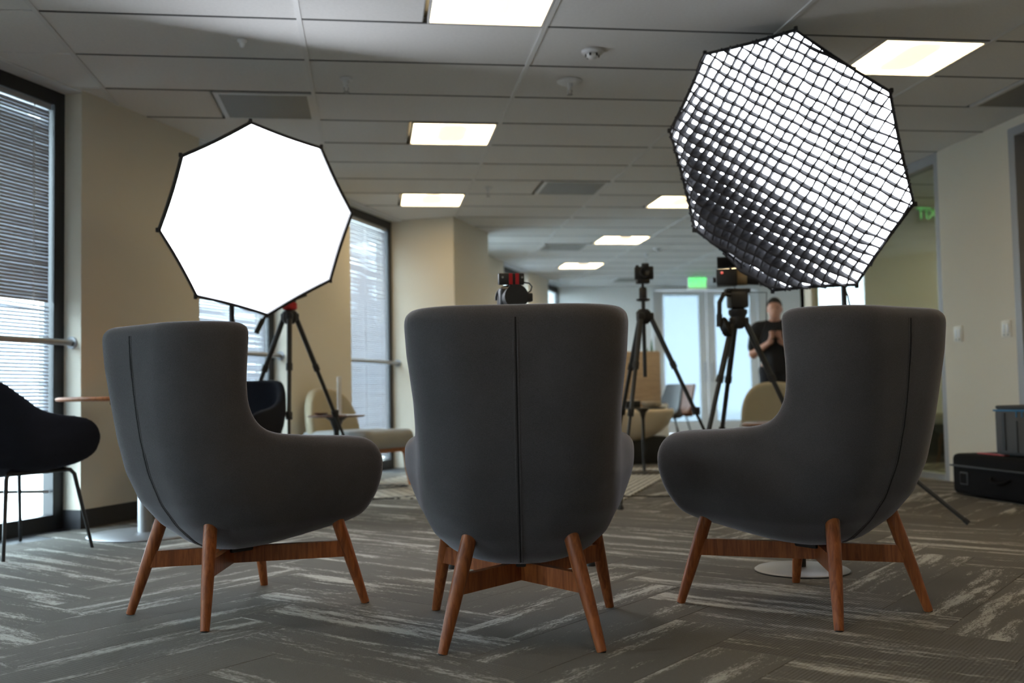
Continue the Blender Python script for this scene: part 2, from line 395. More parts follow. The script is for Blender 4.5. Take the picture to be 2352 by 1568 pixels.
for i in range(-70, 90):
    for j in range(-70, 90):
        t = (i-j) % 8
        key = ('h', i-t, j) if t < 4 else ('v', i, j-(7-t))
        if key in planks: continue
        u, v = ((key[1]+2)*PW, (key[2]+.5)*PW) if key[0] == 'h' else ((key[1]+.5)*PW, (key[2]+2)*PW)
        x, y = c45*(u-v)+.43, c45*(u+v)+3.05
        if not (-6 < x < 9.6 and -.5 < y < BACK_Y-.3): continue
        if wsn(x, y)[1] < -.1: continue
        planks[key] = (x, y, PI/4 if key[0] == 'h' else 3*PI/4)
vis, far = [], []
for k, (x, y, a) in planks.items():
    px, py, d = pix((x, y, 0))
    (vis if (-380 < px < 2730 and 880 < py < 2100 and d > 1.0) else far).append((d, x, y, a))
vis.sort()
for n, (d, x, y, a) in enumerate(vis[:300]):
    o = obj('carpet_plank', pme, None, fl); o.location = (x, y, 0); o.rotation_euler = (0, 0, a)
far += vis[300:]
fv, ff, fu = [], [], []
for d, x, y, a in far:
    ca, sa = math.cos(a), math.sin(a); k = len(fv); ro = random.random()*60
    fv += [(x+p[0]*ca-p[1]*sa, y+p[0]*sa+p[1]*ca, p[2]) for p in pv]; fu += [(p[0]+ro, p[1]+ro) for p in pv]; ff += [tuple(q+k for q in f) for f in pf]
fme = mesh_from('carpet_planks_beyond', fv, ff); add_uv(fme, fu); tag(obj('carpet_planks_beyond', fme, 'carpet', fl), kind='stuff')

# ------------------------------------------------------------------ ceiling: lay-in tiles, tees
GX0, GY0, GW, GH = -1.54998, 4.99589, 1.2192, .6096
def gx(i): return GX0+GW*i
def gy(j): return GY0+GH*j
cl = MB().prism(ROOM, 2, CEIL+.06, CEIL+.12).build('ceiling', 'gap'); tag(cl, 'suspended ceiling of pale lay-in tiles', 'ceiling', kind='structure')
LIGHTS = [(1.5, -1), (1.5, 3), (1.5, 7), (3.5, 0), (3.5, 7), (3.5, 11), (3.5, 15), (5.5, 11), (5.5, 15), (1.5, -5), (3.5, -4), (5.5, 4), (6.5, 6), (7.5, 11), (7.5, 15)]  # panels in the glass room and far corridor are added to brighten them
VENTS = [(.5, 2), (2.5, 6), (3.0, 12), (4.5, 1), (4.5, 18)]
used = {(math.floor(a), j): a for a, j in LIGHTS+VENTS}
tm = {}
def tile_mesh(w):
    if w not in tm:
        mb = MB(); g = .006; x, y = w/2-g, GH/2-g; b = .006
        v = [(-x, -y, .022), (x, -y, .022), (x, y, .022), (-x, y, .022), (-x, -y, .004), (x, -y, .004), (x, y, .004), (-x, y, .004), (-x+b, -y+b, 0), (x-b, -y+b, 0), (x-b, y-b, 0), (-x+b, y-b, 0)]
        tm[w] = mesh_from('ceiling_tile', v, [(0, 4, 5, 1), (1, 5, 6, 2), (2, 6, 7, 3), (3, 7, 4, 0), (4, 8, 9, 5), (5, 9, 10, 6), (6, 10, 11, 7), (7, 11, 8, 4), (8, 11, 10, 9), (0, 1, 2, 3)]); tm[w].materials.append(M['tile'])
    return tm[w]
tl_list = []
for i in range(-3, 9):
    for j in range(-13, 21):
        if (i, j) in used:
            a = used[(i, j)]; w = GW/2; x = gx(i)+(GW*.25 if a-i > .2 else GW*.75)
        else: w = GW; x = gx(i)+GW/2
        y = gy(j)+GH/2
        if max(wsn(x+dx, y+dy)[1] for dx in (-w/2, w/2) for dy in (-GH/2, GH/2)) < -.02: continue
        if y > BACK_Y+.2 or x > 9.8: continue
        px, py, d = pix((x, y, CEIL)); ok = d > .5 and -350 < px < 2700 and -200 < py < 700
        tl_list.append((0 if ok else 1, d, x, y, w))
tl_list.sort()
rest = MB()
for n, (a, d, x, y, w) in enumerate(tl_list):
    if n < 300 and a == 0: obj('ceiling_tile', tile_mesh(w), None, cl).location = (x, y, CEIL+.003)
    else: rest.add([Vector(p.co)+Vector((x, y, CEIL+.003)) for p in tile_mesh(w).vertices], [tuple(p.vertices) for p in tile_mesh(w).polygons])
tag(rest.build('ceiling_tiles_beyond', 'tile', cl), kind='stuff')
for i in range(-3, 10):                           # main tees
    y0 = -3.2
    s, n = wsn(gx(i), 0)
    if gx(i) < 3.4: pass
    ylim = WA.y+(gx(i)-WA.x)*WD.y/WD.x            # where the line meets the window wall
    y1 = min(BACK_Y, ylim) if gx(i) < 3.4 else BACK_Y
    if y1-y0 < .3: continue
    MB().box(gx(i)-.012, gx(i)+.012, y0, y1, CEIL-.004, CEIL+.03).build('main_tee', 'tee', cl)
ct_me = MB().box(-GW/2+.0125, GW/2-.0125, -.0058, .0058, CEIL+.001, CEIL+.03).mesh('cross_tee'); ct_me.materials.append(M['reveal_shade'])
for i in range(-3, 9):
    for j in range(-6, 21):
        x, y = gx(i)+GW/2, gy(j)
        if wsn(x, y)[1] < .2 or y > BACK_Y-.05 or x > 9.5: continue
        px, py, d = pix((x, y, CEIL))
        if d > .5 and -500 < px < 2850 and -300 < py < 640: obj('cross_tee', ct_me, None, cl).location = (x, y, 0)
# light panels
def panel_meshes():
    h = GH/2-.014; fr = MB()
    for a, b, c, d in ((-h, h, -h, -h+.012), (-h, h, h-.012, h), (-h, -h+.012, -h+.012, h-.012), (h-.012, h, -h+.012, h-.012)): fr.box(a, b, c, d, -.004, .03)
    q = h-.013; ln = MB().add([(-q, -q, .006), (q, -q, .006), (q, q, .006), (-q, q, .006), (-q, -q, .012), (q, -q, .012), (q, q, .012), (-q, q, .012)], [(0, 3, 2, 1), (4, 5, 6, 7), (0, 1, 5, 4), (1, 2, 6, 5), (2, 3, 7, 6), (3, 0, 4, 7)])
    bs = MB(); n = 12; w = .10; ys = [-q+.05+(2*q-.1)*t/10 for t in range(11)]; v = []
    for t, y in enumerate(ys):
        e = math.sin(PI*min(1, min(t, 10-t)/2.0)/2)
        for k in range(n+1): a = PI*k/n; v.append((-w*math.cos(a)*(.55+.45*e), y, .0055-.012*math.sin(a)*e))
    bs.add(v, [(t*(n+1)+k, t*(n+1)+k+1, (t+1)*(n+1)+k+1, (t+1)*(n+1)+k) for t in range(10) for k in range(n)])
    return fr.mesh('frame'), ln.mesh('lens'), bs.mesh('basket', 60)
pm = panel_meshes()
plab = {(1.5, -1): 'square ceiling light panel cut by the top edge of the picture', (1.5, 3): 'glowing square ceiling light panel right of the white softbox top',
        (1.5, 7): 'glowing ceiling light panel just above the window beside the column', (3.5, 0): 'large ceiling light panel at upper right behind the gridded softbox',
        (3.5, 7): 'ceiling light panel half hidden by the left edge of the gridded softbox', (3.5, 11): 'small far ceiling light panel above the camera on the tripod',
        (3.5, 15): 'farthest fully seen ceiling light panel, above the middle chair', (5.5, 15): 'far ceiling light panel peeking out above the video camera', (5.5, 4): 'added ceiling light panel brightening the room behind the glass partition', (6.5, 6): 'second added ceiling light panel brightening the room behind the partition glass', (7.5, 11): 'unseen ceiling light panel added to brighten the far corridor', (7.5, 15): 'unseen ceiling light panel added to brighten the end of the far corridor',
        (1.5, -5): 'ceiling light panel out of frame above the camera', (3.5, -4): 'ceiling light panel out of frame to the upper right', (-.5, -5): 'ceiling light panel out of frame to the upper left', (1.5, -9): 'ceiling light panel behind the camera', (3.5, -8): 'ceiling light panel behind the camera to the right'}
for a, j in LIGHTS:
    t = thing('ceiling_light', plab.get((a, j), 'warm ceiling light panel outside the picture overhead' if j < 0 else 'ceiling light panel hidden behind the gridded softbox'), 'ceiling light', (gx(a)+GH/2, gy(j)+GH/2, CEIL), 0, 'ceiling light panels')
    for nm, me, mt in zip(('frame', 'lens', 'basket'), pm, ('tee', 'panel', 'basket')): obj(nm, me, mt, t)
vlab = {(.5, 2): 'dull metal air vent in the ceiling above the white softbox', (2.5, 6): 'metal air vent in the ceiling in the middle of the room', (3.0, 12): 'small far air vent in the ceiling before the last lights',
        (4.5, 1): 'dark air vent in the ceiling beside the large light panel', (4.5, 18): 'farthest air vent in the ceiling near the green exit sign'}
vfr = MB(); h = GH/2-.012
for a, b, c, d in ((-h, h, -h, -h+.03), (-h, h, h-.03, h), (-h, -h+.03, -h+.03, h-.03), (h-.03, h, -h+.03, h-.03)): vfr.box(a, b, c, d, -.006, .02)
vfr = vfr.mesh('vent_frame'); vpl = MB().box(-h+.03, h-.03, -h+.03, h-.03, -.003, .01).mesh('vent_plate')
vsl = MB().box(-h+.08, h-.08, -.004, .004, -.0045, .0).mesh('vent_slot')
for a, j in VENTS:
    t = thing('air_vent', vlab[(a, j)], 'vent', (gx(a)+GH/2, gy(j)+GH/2, CEIL), 0, 'ceiling air vents')
    obj('vent_frame', vfr, 'tee', t); obj('vent_plate', vpl, 'vent', t)
# sprinklers and detectors
def sprinkler(x, y, lab, big=False):
    t = thing('sprinkler', lab, 'sprinkler', (x, y, CEIL), 0, 'fire sprinklers')
    r = .075 if big else .038
    MB().lathe([(r, 0), (r, -.004), (r*.85, -.012), (r*.45, -.014)], n=28).build('cover_plate', 'white_metal', t, 40)
    MB().lathe([(.018, -.012), (.018, -.035), (.012, -.038), (.012, -.052)], n=14).build('body', 'white_metal', t, 40)
    d = MB(); d.tube([(-.011, 0, -.05), (-.013, 0, -.066), (0, 0, -.08)], .0025, 6); d.tube([(.011, 0, -.05), (.013, 0, -.066), (0, 0, -.08)], .0025, 6); d.lathe([(.004, -.078), (.018, -.08), (.018, -.083), (.004, -.084)], n=14)
    d.build('deflector', 'steel', t, 40)
sprinkler(1.183, 5.86, 'sprinkler on a wide white disc hanging in the ceiling left of the gridded softbox', True)
sprinkler(-.126, 5.907, 'small sprinkler in the ceiling above and right of the white softbox')
sprinkler(1.048, 8.95, 'far small sprinkler in the ceiling near the third light panel')
sprinkler(3.657, 13.2, 'farthest sprinkler in the ceiling above the camera on the tripod')
def detector(x, y, lab, r=.055):
    t = thing('smoke_detector', lab, 'smoke detector', (x, y, CEIL), 0, 'smoke detectors')
    MB().lathe([(r*1.1, 0), (r*1.1, -.006), (r, -.014), (r*.6, -.02)], n=30).build('mount', 'white_metal', t, 50)
    MB().lathe([(r*.62, -.018), (r*.6, -.03), (r*.4, -.04), (.004, -.044)], n=24).build('sensor_dome', 'white_metal', t, 50)
    for k in range(6 if r > .03 else 0):
        a = k*PI/3; MB().box(-.005, .005, -.002, .002, -.034, -.019, Matrix.Translation((r*.66*math.cos(a), r*.66*math.sin(a), 0)) @ Matrix.Rotation(a+PI/2, 4, 'Z')).build('slot', 'black', t)
detector(1.203, 5.324, 'round smoke detector in the ceiling nearest the gridded softbox')
detector(3.664, 12.68, 'tiny far smoke detector in the ceiling by the last sprinkler')
detector(-.64, 5.30, 'very small round ceiling sensor above the white softbox', .022)

# ------------------------------------------------------------------ left window wall
PER, WALLW, REC = 2.43, 1.2, .12
def wallbox(name, s0, s1, n0, n1, z0, z1, mt, parent=None, label=None, cat='wall'):
    e = MB(); v = [wp(s, n, z) for z in (z0, z1) for n in (n0, n1) for s in (s0, s1)]
    e.add(v, [(0, 2, 3, 1), (4, 5, 7, 6), (0, 1, 5, 4), (2, 6, 7, 3), (0, 4, 6, 2), (1, 3, 7, 5)])
    o = e.build(name, mt, parent)
    if parent is None: tag(o, label, cat, kind='structure')
    return o
segs = [('wall_left_rear', -9.5, -7.29+1.2), ('wall_left_behind', -4.86, -3.66), ('wall_left_outside', -2.43, -1.23), ('wall_left_near', 0, 1.2), ('wall_left_middle', 2.43, 3.62), ('wall_left_column', 4.86, 6.03), ('wall_left_far', 7.29, 8.49), ('wall_left_farther', 9.72, 10.92), ('wall_left_end', 12.13, 13.2)]
wl = {'wall_left_near': 'tan painted wall between the window at left and the white softbox', 'wall_left_middle': 'tan wall between windows behind the tripod with the red head', 'wall_left_column': 'boxed-out wall column standing proud beyond the windows', 'wall_left_far': 'pale wall just beyond the column', 'wall_left_farther': 'pale far wall strip between the last windows'}
for nm, s0, s1 in segs:
    if nm == 'wall_left_column':
        o = wallbox(nm, s0, s1, -.3, .574, 0, CEIL+.05, 'wall', None, wl[nm]); wallbox('baseboard_column', s0-.008, s1+.008, 0, .582, 0, .11, 'base', None, 'black rubber baseboard around the column', 'baseboard')
    else:
        wallbox(nm, s0, s1, -.3, 0, 0, CEIL+.05, 'wall', None, wl.get(nm, 'tan painted wall section of the window side, '+nm.split('_')[-1]))
        bb = 'baseboard_'+nm.split('_')[-1]
        wallbox(bb, s0-.006, s1+.006, -.126, .006, 0, .11, 'base', None, 'black rubber baseboard along the '+nm.replace('_', ' '), 'baseboard')
ROT = PI/2-LW
wins = [(-6.09, -4.86), (-3.66, -2.43), (-1.23, 0), (1.2, 2.43), (3.62, 4.86), (6.03, 7.29), (8.49, 9.72), (10.92, 12.13)]
wlab = ['behind the camera far left', 'left of the picture', 'at the left edge of the picture', 'partly hidden behind the white softbox', 'beside the boxed column', 'hidden beyond the column', 'far window with black frame', 'farthest window with black frame']
slatm = {}
def slat_mesh(w):
    if w not in slatm:
        v = []
        for x in (-w/2, w/2):
            for y, z in ((-.0125, 0), (0, .0022), (.0125, 0), (.0125, -.0007), (0, .0015), (-.0125, -.0007)): v.append((x, y, z))
        f = [(k, (k+1) % 6, 6+(k+1) % 6, 6+k) for k in range(6)]+[(0, 1, 4, 5), (1, 2, 3, 4), (6, 11, 10, 7), (7, 10, 9, 8)]
        slatm[w] = mesh_from('slat', v, f); slatm[w].materials.append(M['slat'])
    return slatm[w]
def tilt_for(k, z):
    if k == 2: return 78 if z > 1.30 else 47
    return {3: 60, 4: 66, 0: 45, 1: 45}.get(k, 8)
for k, (s0, s1) in enumerate(wins):
    w = s1-s0; t = empty(f'window_{k+1}', wp((s0+s1)/2, 0), ROT); tag(t, f'floor to ceiling window in black frame, {wlab[k]}', 'window', kind='structure')
    y0, y1 = REC, REC+.07; fw = .085
    MB().box(-w/2, w/2, y0, y1, CEIL-.095, CEIL+.02).box(-w/2, w/2, y0, y1, 0, .09).box(-w/2, -w/2+fw, y0, y1, .09, CEIL-.095).box(w/2-fw, w/2, y0, y1, .09, CEIL-.095).build('window_frame', 'black_frame', t)
    MB().box(-w/2+fw*.9, w/2-fw*.9, y1-.012, y1-.006, .085, CEIL-.09).build('window_pane', 'glass', t)
    MB().box(-w/2, w/2, 0, REC, CEIL-.012, CEIL+.04).build('window_head', 'white_metal', t)
    if k in (1, 2, 3, 4, 5, 6, 7):
        r = thing('guard_rail', f'horizontal steel guard rail across the window {wlab[k]}', 'rail', wp((s0+s1)/2, 0), ROT, 'window guard rails')
        MB().cyl((-w/2+.004, .06, 1.085), (w/2-.004, .06, 1.085), .019, n=14).build('rail_tube', 'steel', r, 40)
        for sg in (-1, 1): MB().cyl((sg*(w/2-.001), .06, 1.085), (sg*(w/2-.012), .06, 1.085), .036, n=20).build('wall_flange', 'steel', r, 40)
    # venetian blind
    b = thing('venetian_blind', {2: 'grey venetian blind with a skewed gap, in the window at left edge', 3: 'pale open venetian blind behind the white softbox', 4: 'pale half closed venetian blind beside the column', 6: 'far venetian blind beyond the column', 7: 'farthest venetian blind by the end wall'}.get(k, 'grey venetian blind, '+wlab[k]), 'blind', wp((s0+s1)/2, 0), ROT, 'venetian blinds')
    sw = w-2*fw-.03; yb = REC+.028
    MB().box(-sw/2, sw/2, yb-.016, yb+.016, CEIL-.128, CEIL-.097).build('head_rail', 'slat', b)
    zs = []; z = CEIL-.145
    zend = .33 if k == 2 else .13
    while z > zend: zs.append(z); z -= .0205
    if k in (2, 3, 4):
        for q, z in enumerate(zs):
            o = obj('slat', slat_mesh(sw), None, b); ti = tilt_for(k, z)+random.uniform(-1.5, 1.5); ry = random.uniform(-.2, .2)
            if k == 2 and abs(z-2.385) < .011: ti = 69
            if k == 2 and z < 1.32 and z > 1.27: ti = 40; ry = 2.0
            if k == 2 and z < .5: ry += random.uniform(-.8, .8)
            o.location = (0, yb, z); o.rotation_euler = (rad(ti), rad(ry), 0)
    else:
        st = MB()
        for z in zs:
            mt_ = Matrix.Translation((0, yb, z)) @ Matrix.Rotation(rad(tilt_for(k, z)), 4, 'X'); me = slat_mesh(sw)
            st.add([mt_ @ p.co for p in me.vertices], [tuple(p.vertices) for p in me.polygons])
        tag(st.build('slats', 'slat', b), kind='stuff')
    if k == 2: MB().box(-sw/2, sw/2, yb-.013, yb+.013, -.009, .009, Matrix.Translation((0, 0, .27)) @ Matrix.Rotation(rad(5), 4, 'Y')).build('bottom_rail', 'slat', b)
    else: MB().box(-sw/2, sw/2, yb-.013, yb+.013, .10, .118).build('bottom_rail', 'slat', b)
    for x in (-sw*.38, 0, sw*.38): MB().tube([(x, yb-.013, CEIL-.12), (x, yb-.013, .28 if k == 2 else .11)], .0012, 5).build('ladder_cord', 'cord', b)
    if k == 2:
        c = MB(); x = sw/2-.155
        zz = CEIL-.13
        while zz > .95: c.tube([(x-.004, yb-.03, zz), (x+.004, yb-.034, zz-.013)], .0028, 6); c.tube([(x+.004, yb-.034, zz-.013), (x-.003, yb-.03, zz-.02)], .0012, 5); zz -= .02
        c.build('pull_cord', 'cord', b)
g = MB().box(-40, 30, -30, 50, -.45, -.30).build('ground_outside', 'concrete'); tag(g, 'pale concrete ground outside the windows', 'ground', kind='structure')

# ------------------------------------------------------------------ back wall with frosted double door
def sbox(name, x0, x1, y0, y1, z0, z1, mt, label, cat='wall', parent=None):
    o = MB().box(x0, x1, y0, y1, z0, z1).build(name, mt, parent)
    if parent is None: tag(o, label, cat, kind='structure')
    return o
DX0, DX1 = 4.87, 6.84
sbox('wall_back', 2.6, DX0, BACK_Y, BACK_Y+.15, 0, CEIL+.1, 'wall_white', 'white end wall left of the frosted double door')
sbox('wall_back_right', DX1, 9.8, BACK_Y, BACK_Y+.15, 0, CEIL+.1, 'wall_white', 'white end wall right of the frosted double door')
sbox('wall_back_lintel', DX0, DX1, BACK_Y, BACK_Y+.15, 2.555, CEIL+.1, 'wall_white', 'strip of wall above the frosted double door')
dr = empty('door_1', ((DX0+DX1)/2, BACK_Y, 0)); tag(dr, 'white framed double door with frosted glass in the end wall', 'door', kind='structure')
dm = (DX1-DX0)/2
MB().box(-dm, -dm+.05, -.03, .1, 0, 2.555).box(dm-.05, dm, -.03, .1, 0, 2.555).box(-dm+.05, dm-.05, -.03, .1, 2.51, 2.555).build('door_frame', 'white_metal', dr)
for sg in (-1, 1):
    a, b_ = sorted((sg*.004, sg*(dm-.054)))
    lf = MB().box(a, a+.15, 0, .045, .01, 2.505).box(b_-.13, b_, 0, .045, .01, 2.505).box(a+.15, b_-.13, 0, .045, 2.43, 2.505).box(a+.15, b_-.13, 0, .045, .01, .22).build('door_leaf', 'white_metal', dr)
    MB().box(a+.145, b_-.125, .018, .026, .215, 2.435).build('door_pane', 'frosted', lf)
    MB().cyl((sg*.06, -.05, .9), (sg*.06, -.05, 1.25), .012, n=10).build('door_pull', 'steel', lf, 40)
# bright vestibule behind the door (open to the sky at its far side)
sbox('wall_vestibule_left', 3.9, 4.0, BACK_Y+.15, 21, -.1, CEIL+.1, 'wall_white', 'side wall of the vestibule behind the double door')
sbox('wall_vestibule_right', 8.2, 8.3, BACK_Y+.15, 21, -.1, CEIL+.1, 'wall_white', 'other side wall of the vestibule behind the double door')
sbox('floor_vestibule', 3.9, 8.3, BACK_Y, 21, -.12, -.005, 'concrete', 'pale floor of the vestibule behind the double door', 'floor')
sbox('ceiling_vestibule', 3.9, 8.3, BACK_Y+.1, 20.2, CEIL+.1, CEIL+.2, 'wall_white', 'ceiling of the vestibule behind the double door', 'ceiling')

# ------------------------------------------------------------------ right side: glass partition, wall panel, door
sbox('wall_right', RX, RX+.12, 6.52, 7.44, 0, CEIL+.05, 'wall', 'tan wall panel with two light switches at right')
sbox('wall_right_near', RX, RX+.12, -3.2, 5.45, 0, CEIL+.05, 'wall', 'tan wall right of the picture')
sbox('wall_right_head', RX, RX+.12, 5.45, 6.52, 2.52, CEIL+.05, 'wall', 'wall strip above the dark door at the right edge')
d2 = empty('door_2', (RX, 5.98, 0)); tag(d2, 'dark olive door in a grey frame at the right edge', 'door', kind='structure')
MB().box(-.012, .13, .47, .54, 0, 2.52).box(-.012, .13, -.53, -.46, 0, 2.52).box(-.012, .13, -.46, .47, 2.46, 2.52).build('door_frame', 'grey_frame', d2)
lf = MB().box(.07, .115, -.455, .465, .01, 2.455).build('door_leaf', 'door_dark', d2)
hb = MB().tube([(.07, -.38, 1.0), (.02, -.38, 1.0), (.02, -.26, 1.0)], .009, 8).build('door_handle', 'steel', lf, 40)
p = empty('window_9', (RX, 7.44, 0)); tag(p, 'tall glass partition with aluminium frame at right', 'glass partition', kind='structure')
PEND = 2.66
MB().box(0, .1, 0, .06, 0, CEIL).build('partition_post', 'grey_frame', p)
MB().box(0, .1, PEND-.26, PEND, 0, CEIL).build('end_post', 'wall', p)
MB().box(0, .1, .06, PEND-.26, 0, .045).build('sill_track', 'alum', p)
MB().box(0, .1, .06, PEND-.26, 2.50, CEIL).build('head_track', 'grey_frame', p)
MB().box(.04, .048, .06, PEND-.26, .045, 2.50).build('partition_pane', 'part_glass', p)
sbox('wall_room_end', RX, 8.0, 10.0, 10.1, 0, CEIL+.05, 'wall_white', 'end wall of the room behind the glass partition')
sbox('wall_room_far', 8.0, 8.1, 5.4, 10.1, 0, CEIL+.05, 'wall_white', 'far wall of the room behind the glass partition')
sbox('wall_room_near', RX+.12, 8.0, 5.36, 5.46, 0, CEIL+.05, 'wall_white', 'near wall of the room behind the glass partition')
sbox('wall_corridor', 9.7, 9.8, 10.0, BACK_Y, 0, CEIL+.05, 'wall_white', 'far corridor wall beyond the person')
sbox('wall_corridor_near', 8.0, 9.8, 9.9, 10.0, 0, CEIL+.05, 'wall_white', 'corridor return wall beyond the glass room')
sbox('wall_rear', -6, 9.8, -3.2, -3.1, 0, CEIL+.05, 'wall', 'tan wall behind the camera')
t = thing('bench', 'low pale bench seen through the glass partition at right', 'bench', (5.3, 9.5, 0))
MB().rbox((0, 0, .42), (1.3, .5, .10), .02).build('bench_top', 'seat_grey', t, 40)
MB().box(-.6, .6, -.2, .2, 0, .37).build('bench_base', 'greyshell', t)
# switches
for y, lab in ((7.239, 'double light switch nearest the glass partition'), (6.64, 'double light switch nearest the dark door at right')):
    t = thing('light_switch', lab, 'light switch', (RX, y, 1.131), 0, 'wall light switches')
    MB().rbox((-.004, 0, 0), (.008, .108, .12), .003).build('cover_plate', 'plate', t, 40)
    for dy in (-.022, .022):
        MB().rbox((-.009, dy, .006), (.006, .022, .062), .002).build('rocker', 'white_metal', t, 40)
        MB().box(-.011, -.004, dy-.006, dy+.006, -.046, -.036).build('indicator', 'black', t)

# ------------------------------------------------------------------ exit signs
def text_mesh(s, size, ext):
    c = bpy.data.curves.new('txt', 'FONT'); c.body = s; c.size = size; c.extrude = ext; c.align_x = 'CENTER'; c.align_y = 'CENTER'; c.offset = .004
    o = bpy.data.objects.new('txt', c); COL.objects.link(o); bpy.context.view_layer.update()
    me = bpy.data.meshes.new_from_object(o.evaluated_get(bpy.context.evaluated_depsgraph_get())); bpy.data.objects.remove(o); return me
xt = text_mesh('EXIT', .165, .0015)
def exit_sign(loc, lab, face):
    t = thing('exit_sign', lab, 'exit sign', loc, 0, 'exit signs')
    MB().rbox((0, 0, 0), (.31, .045, .205), .008).build('housing', 'white_metal', t, 40)
    MB().box(-.145, .145, -.026, -.022, -.092, .092).build('face', face, t)
    o = obj('lettering', xt, 'exitg', t); o.location = (0, -.028, 0); o.rotation_euler = (PI/2, 0, 0); o.scale = (.86, 1, 1)
    MB().box(-.06, .06, -.02, .02, .1, CEIL-loc[2]).build('canopy', 'white_metal', t)
exit_sign((5.14, 15.6, 2.455), 'green exit sign hanging before the frosted double door', 'exitface')
exit_sign((3.41, 9.48, 2.46), 'exit sign behind the gridded softbox, mirrored in the glass partition', 'exitface_dim')

# ------------------------------------------------------------------ the three wing-back lounge chairs
def interp(z, zs, vs): return np.interp(z, zs, vs)
CZ = [.15, .20, .25, .31, .39, .49, .60, .72, .85, .99]
CW = [.03, .12, .205, .255, .285, .298, .302, .309, .325, .334]
CB = [.02, -.10, -.195, -.262, -.322, -.366, -.395, -.415, -.430, -.438]
CPROF = chaikin(chaikin([(-.62, .985), (-.30, .985), (-.232, .985), (-.188, .975), (-.186, .93), (-.190, .80), (-.170, .69), (-.115, .628), (-.02, .612), (.18, .603), (.285, .595), (.340, .555), (.365, .48), (.366, .39), (.350, .315), (.30, .285), (.20, .268), (.04, .240), (-.15, .205), (-.35, .19), (-.62, .17)], 1), 2)
def chair_fn(X, Y, Z):
    w = interp(Z, CZ, CW); yb = interp(Z, CZ, CB)
    fl_ = np.clip((Y+.24)/.34, 0, 1); fl_ = fl_*fl_*(3-2*fl_)
    arm = np.exp(-((Z-.535)/.20)**2)
    w = w+.072*fl_*arm-.01*fl_*np.clip((Z-.7)/.2, 0, 1)
    R = np.minimum(.205, np.maximum(w-.01, .02))
    def dU(off):
        qx = np.abs(X)-w+R; qy = yb+R-Y
        return np.sqrt(np.maximum(qx, 0)**2+np.maximum(qy, 0)**2)+np.minimum(np.maximum(qx, qy), 0)-R
    a = dU(0)*.93
    b = poly_sdf(CPROF, Y[0]*np.ones_like(Z[0]), Z[0]*np.ones_like(Y[0]))[None]
    f = rinter(a, b, .042)
    cav = np.maximum(a+.085, .37-Z)
    return smax(f, -cav, .045)
def make_lounge():
    t = empty('lounge_chair')
    o = sdf_obj('shell', chair_fn, (-.46, -.50, .14), (.46, .46, 1.03), .0115, 'chair', t)
    me = o.data; bm = bmesh.new(); bm.from_mesh(me)
    for _ in range(3): bmesh.ops.smooth_vert(bm, verts=bm.verts, factor=.5, use_axis_x=True, use_axis_y=True, use_axis_z=True)
    bm.to_mesh(me); bm.free()
    sdf_obj('seat_cushion', lambda X, Y, Z: box_sdf(X, Y, Z, (0, .085, .405), (.225, .27, .06), .05), (-.26, -.30, .32), (.26, .42, .49), .013, 'chair', t)
    # centre back seam follows the shell
    zs = np.linspace(.945, .215, 44); path = []
    ys = np.arange(-.5, .1, .0015)
    Fv = chair_fn(np.zeros((1, 1, 1)), ys[None, :, None], zs[None, None, :])[0]
    for k in range(len(zs)):
        i = np.argmax(Fv[:, k] < 0)
        if Fv[i, k] < 0: path.append((0, ys[i]+.0015, zs[k]))
    sd = MB()
    for dx in (-.0055, .0055): sd.tube([(q[0]+dx, q[1]-.0005, q[2]) for q in path], .0042, 6)
    sd.build('back_seam', 'chair', t, 60); MB().tube([(q[0], q[1]-.0022, q[2]) for q in path], .0024, 5).build('seam_groove', 'seam', t, 60)
    def leg(foot, top, nm='leg'):
        f_, p_ = Vector(foot), Vector(top); L = []
        for q, r in ((0, .0125), (.004, .0145), (.35, .0195), (.7, .0225), (.93, .0225), (.985, .0185), (1.0, .009)): L.append((f_+(p_-f_)*q, r))
        MB().tube([q[0] for q in L], [q[1] for q in L], 16).build(nm, 'walnut', t, 50)
        MB().lathe([(.0125, 0), (.0125, .004)], foot, 14).build('glide', 'black', t, 40)
    F, T = {}, {}
    for sx in (-1, 1):
        F[sx, -1] = (sx*.226, -.305, 0); T[sx, -1] = (sx*.142, -.226, .345)
        F[sx, 1] = (sx*.298, .305, 0); T[sx, 1] = (sx*.236, .215, .335)
        for sy in (-1, 1): leg(F[sx, sy], T[sx, sy])
    for sx in (-1, 1):
        def at(k, z): f_, p_ = Vector(F[k]), Vector(T[k]); return f_+(p_-f_)*(z/p_.z)
        a = at((sx, -1), .187); b = at((-sx, 1), .197)
        MB().beam(a, b, .026, .056).build('stretcher', 'walnut', t)
    MB().rbox((0, -.03, .215), (.12, .12, .02), .006).build('mount_plate', 'black', t, 40)
    return t
ch = make_lounge(); G3 = 'grey wing-back lounge chairs in the foreground'
tag(ch, 'grey wool wing-back lounge chair in the middle, seen squarely from behind', 'armchair', G3)
ch.location = (.459, 3.2055, 0); ch.rotation_euler = (0, 0, rad(-8.6))
c2 = copy_tree(ch); c2.location = (-.456, 3.75, 0); c2.rotation_euler = (0, 0, rad(-48)); c2['label'] = 'grey wool wing-back lounge chair below the plain white softbox, arm pointing right'
c3 = copy_tree(ch); c3.location = (1.457, 3.336, 0); c3.rotation_euler = (0, 0, rad(26.3)); c3['label'] = 'grey wool wing-back lounge chair below the gridded softbox, arm pointing left'

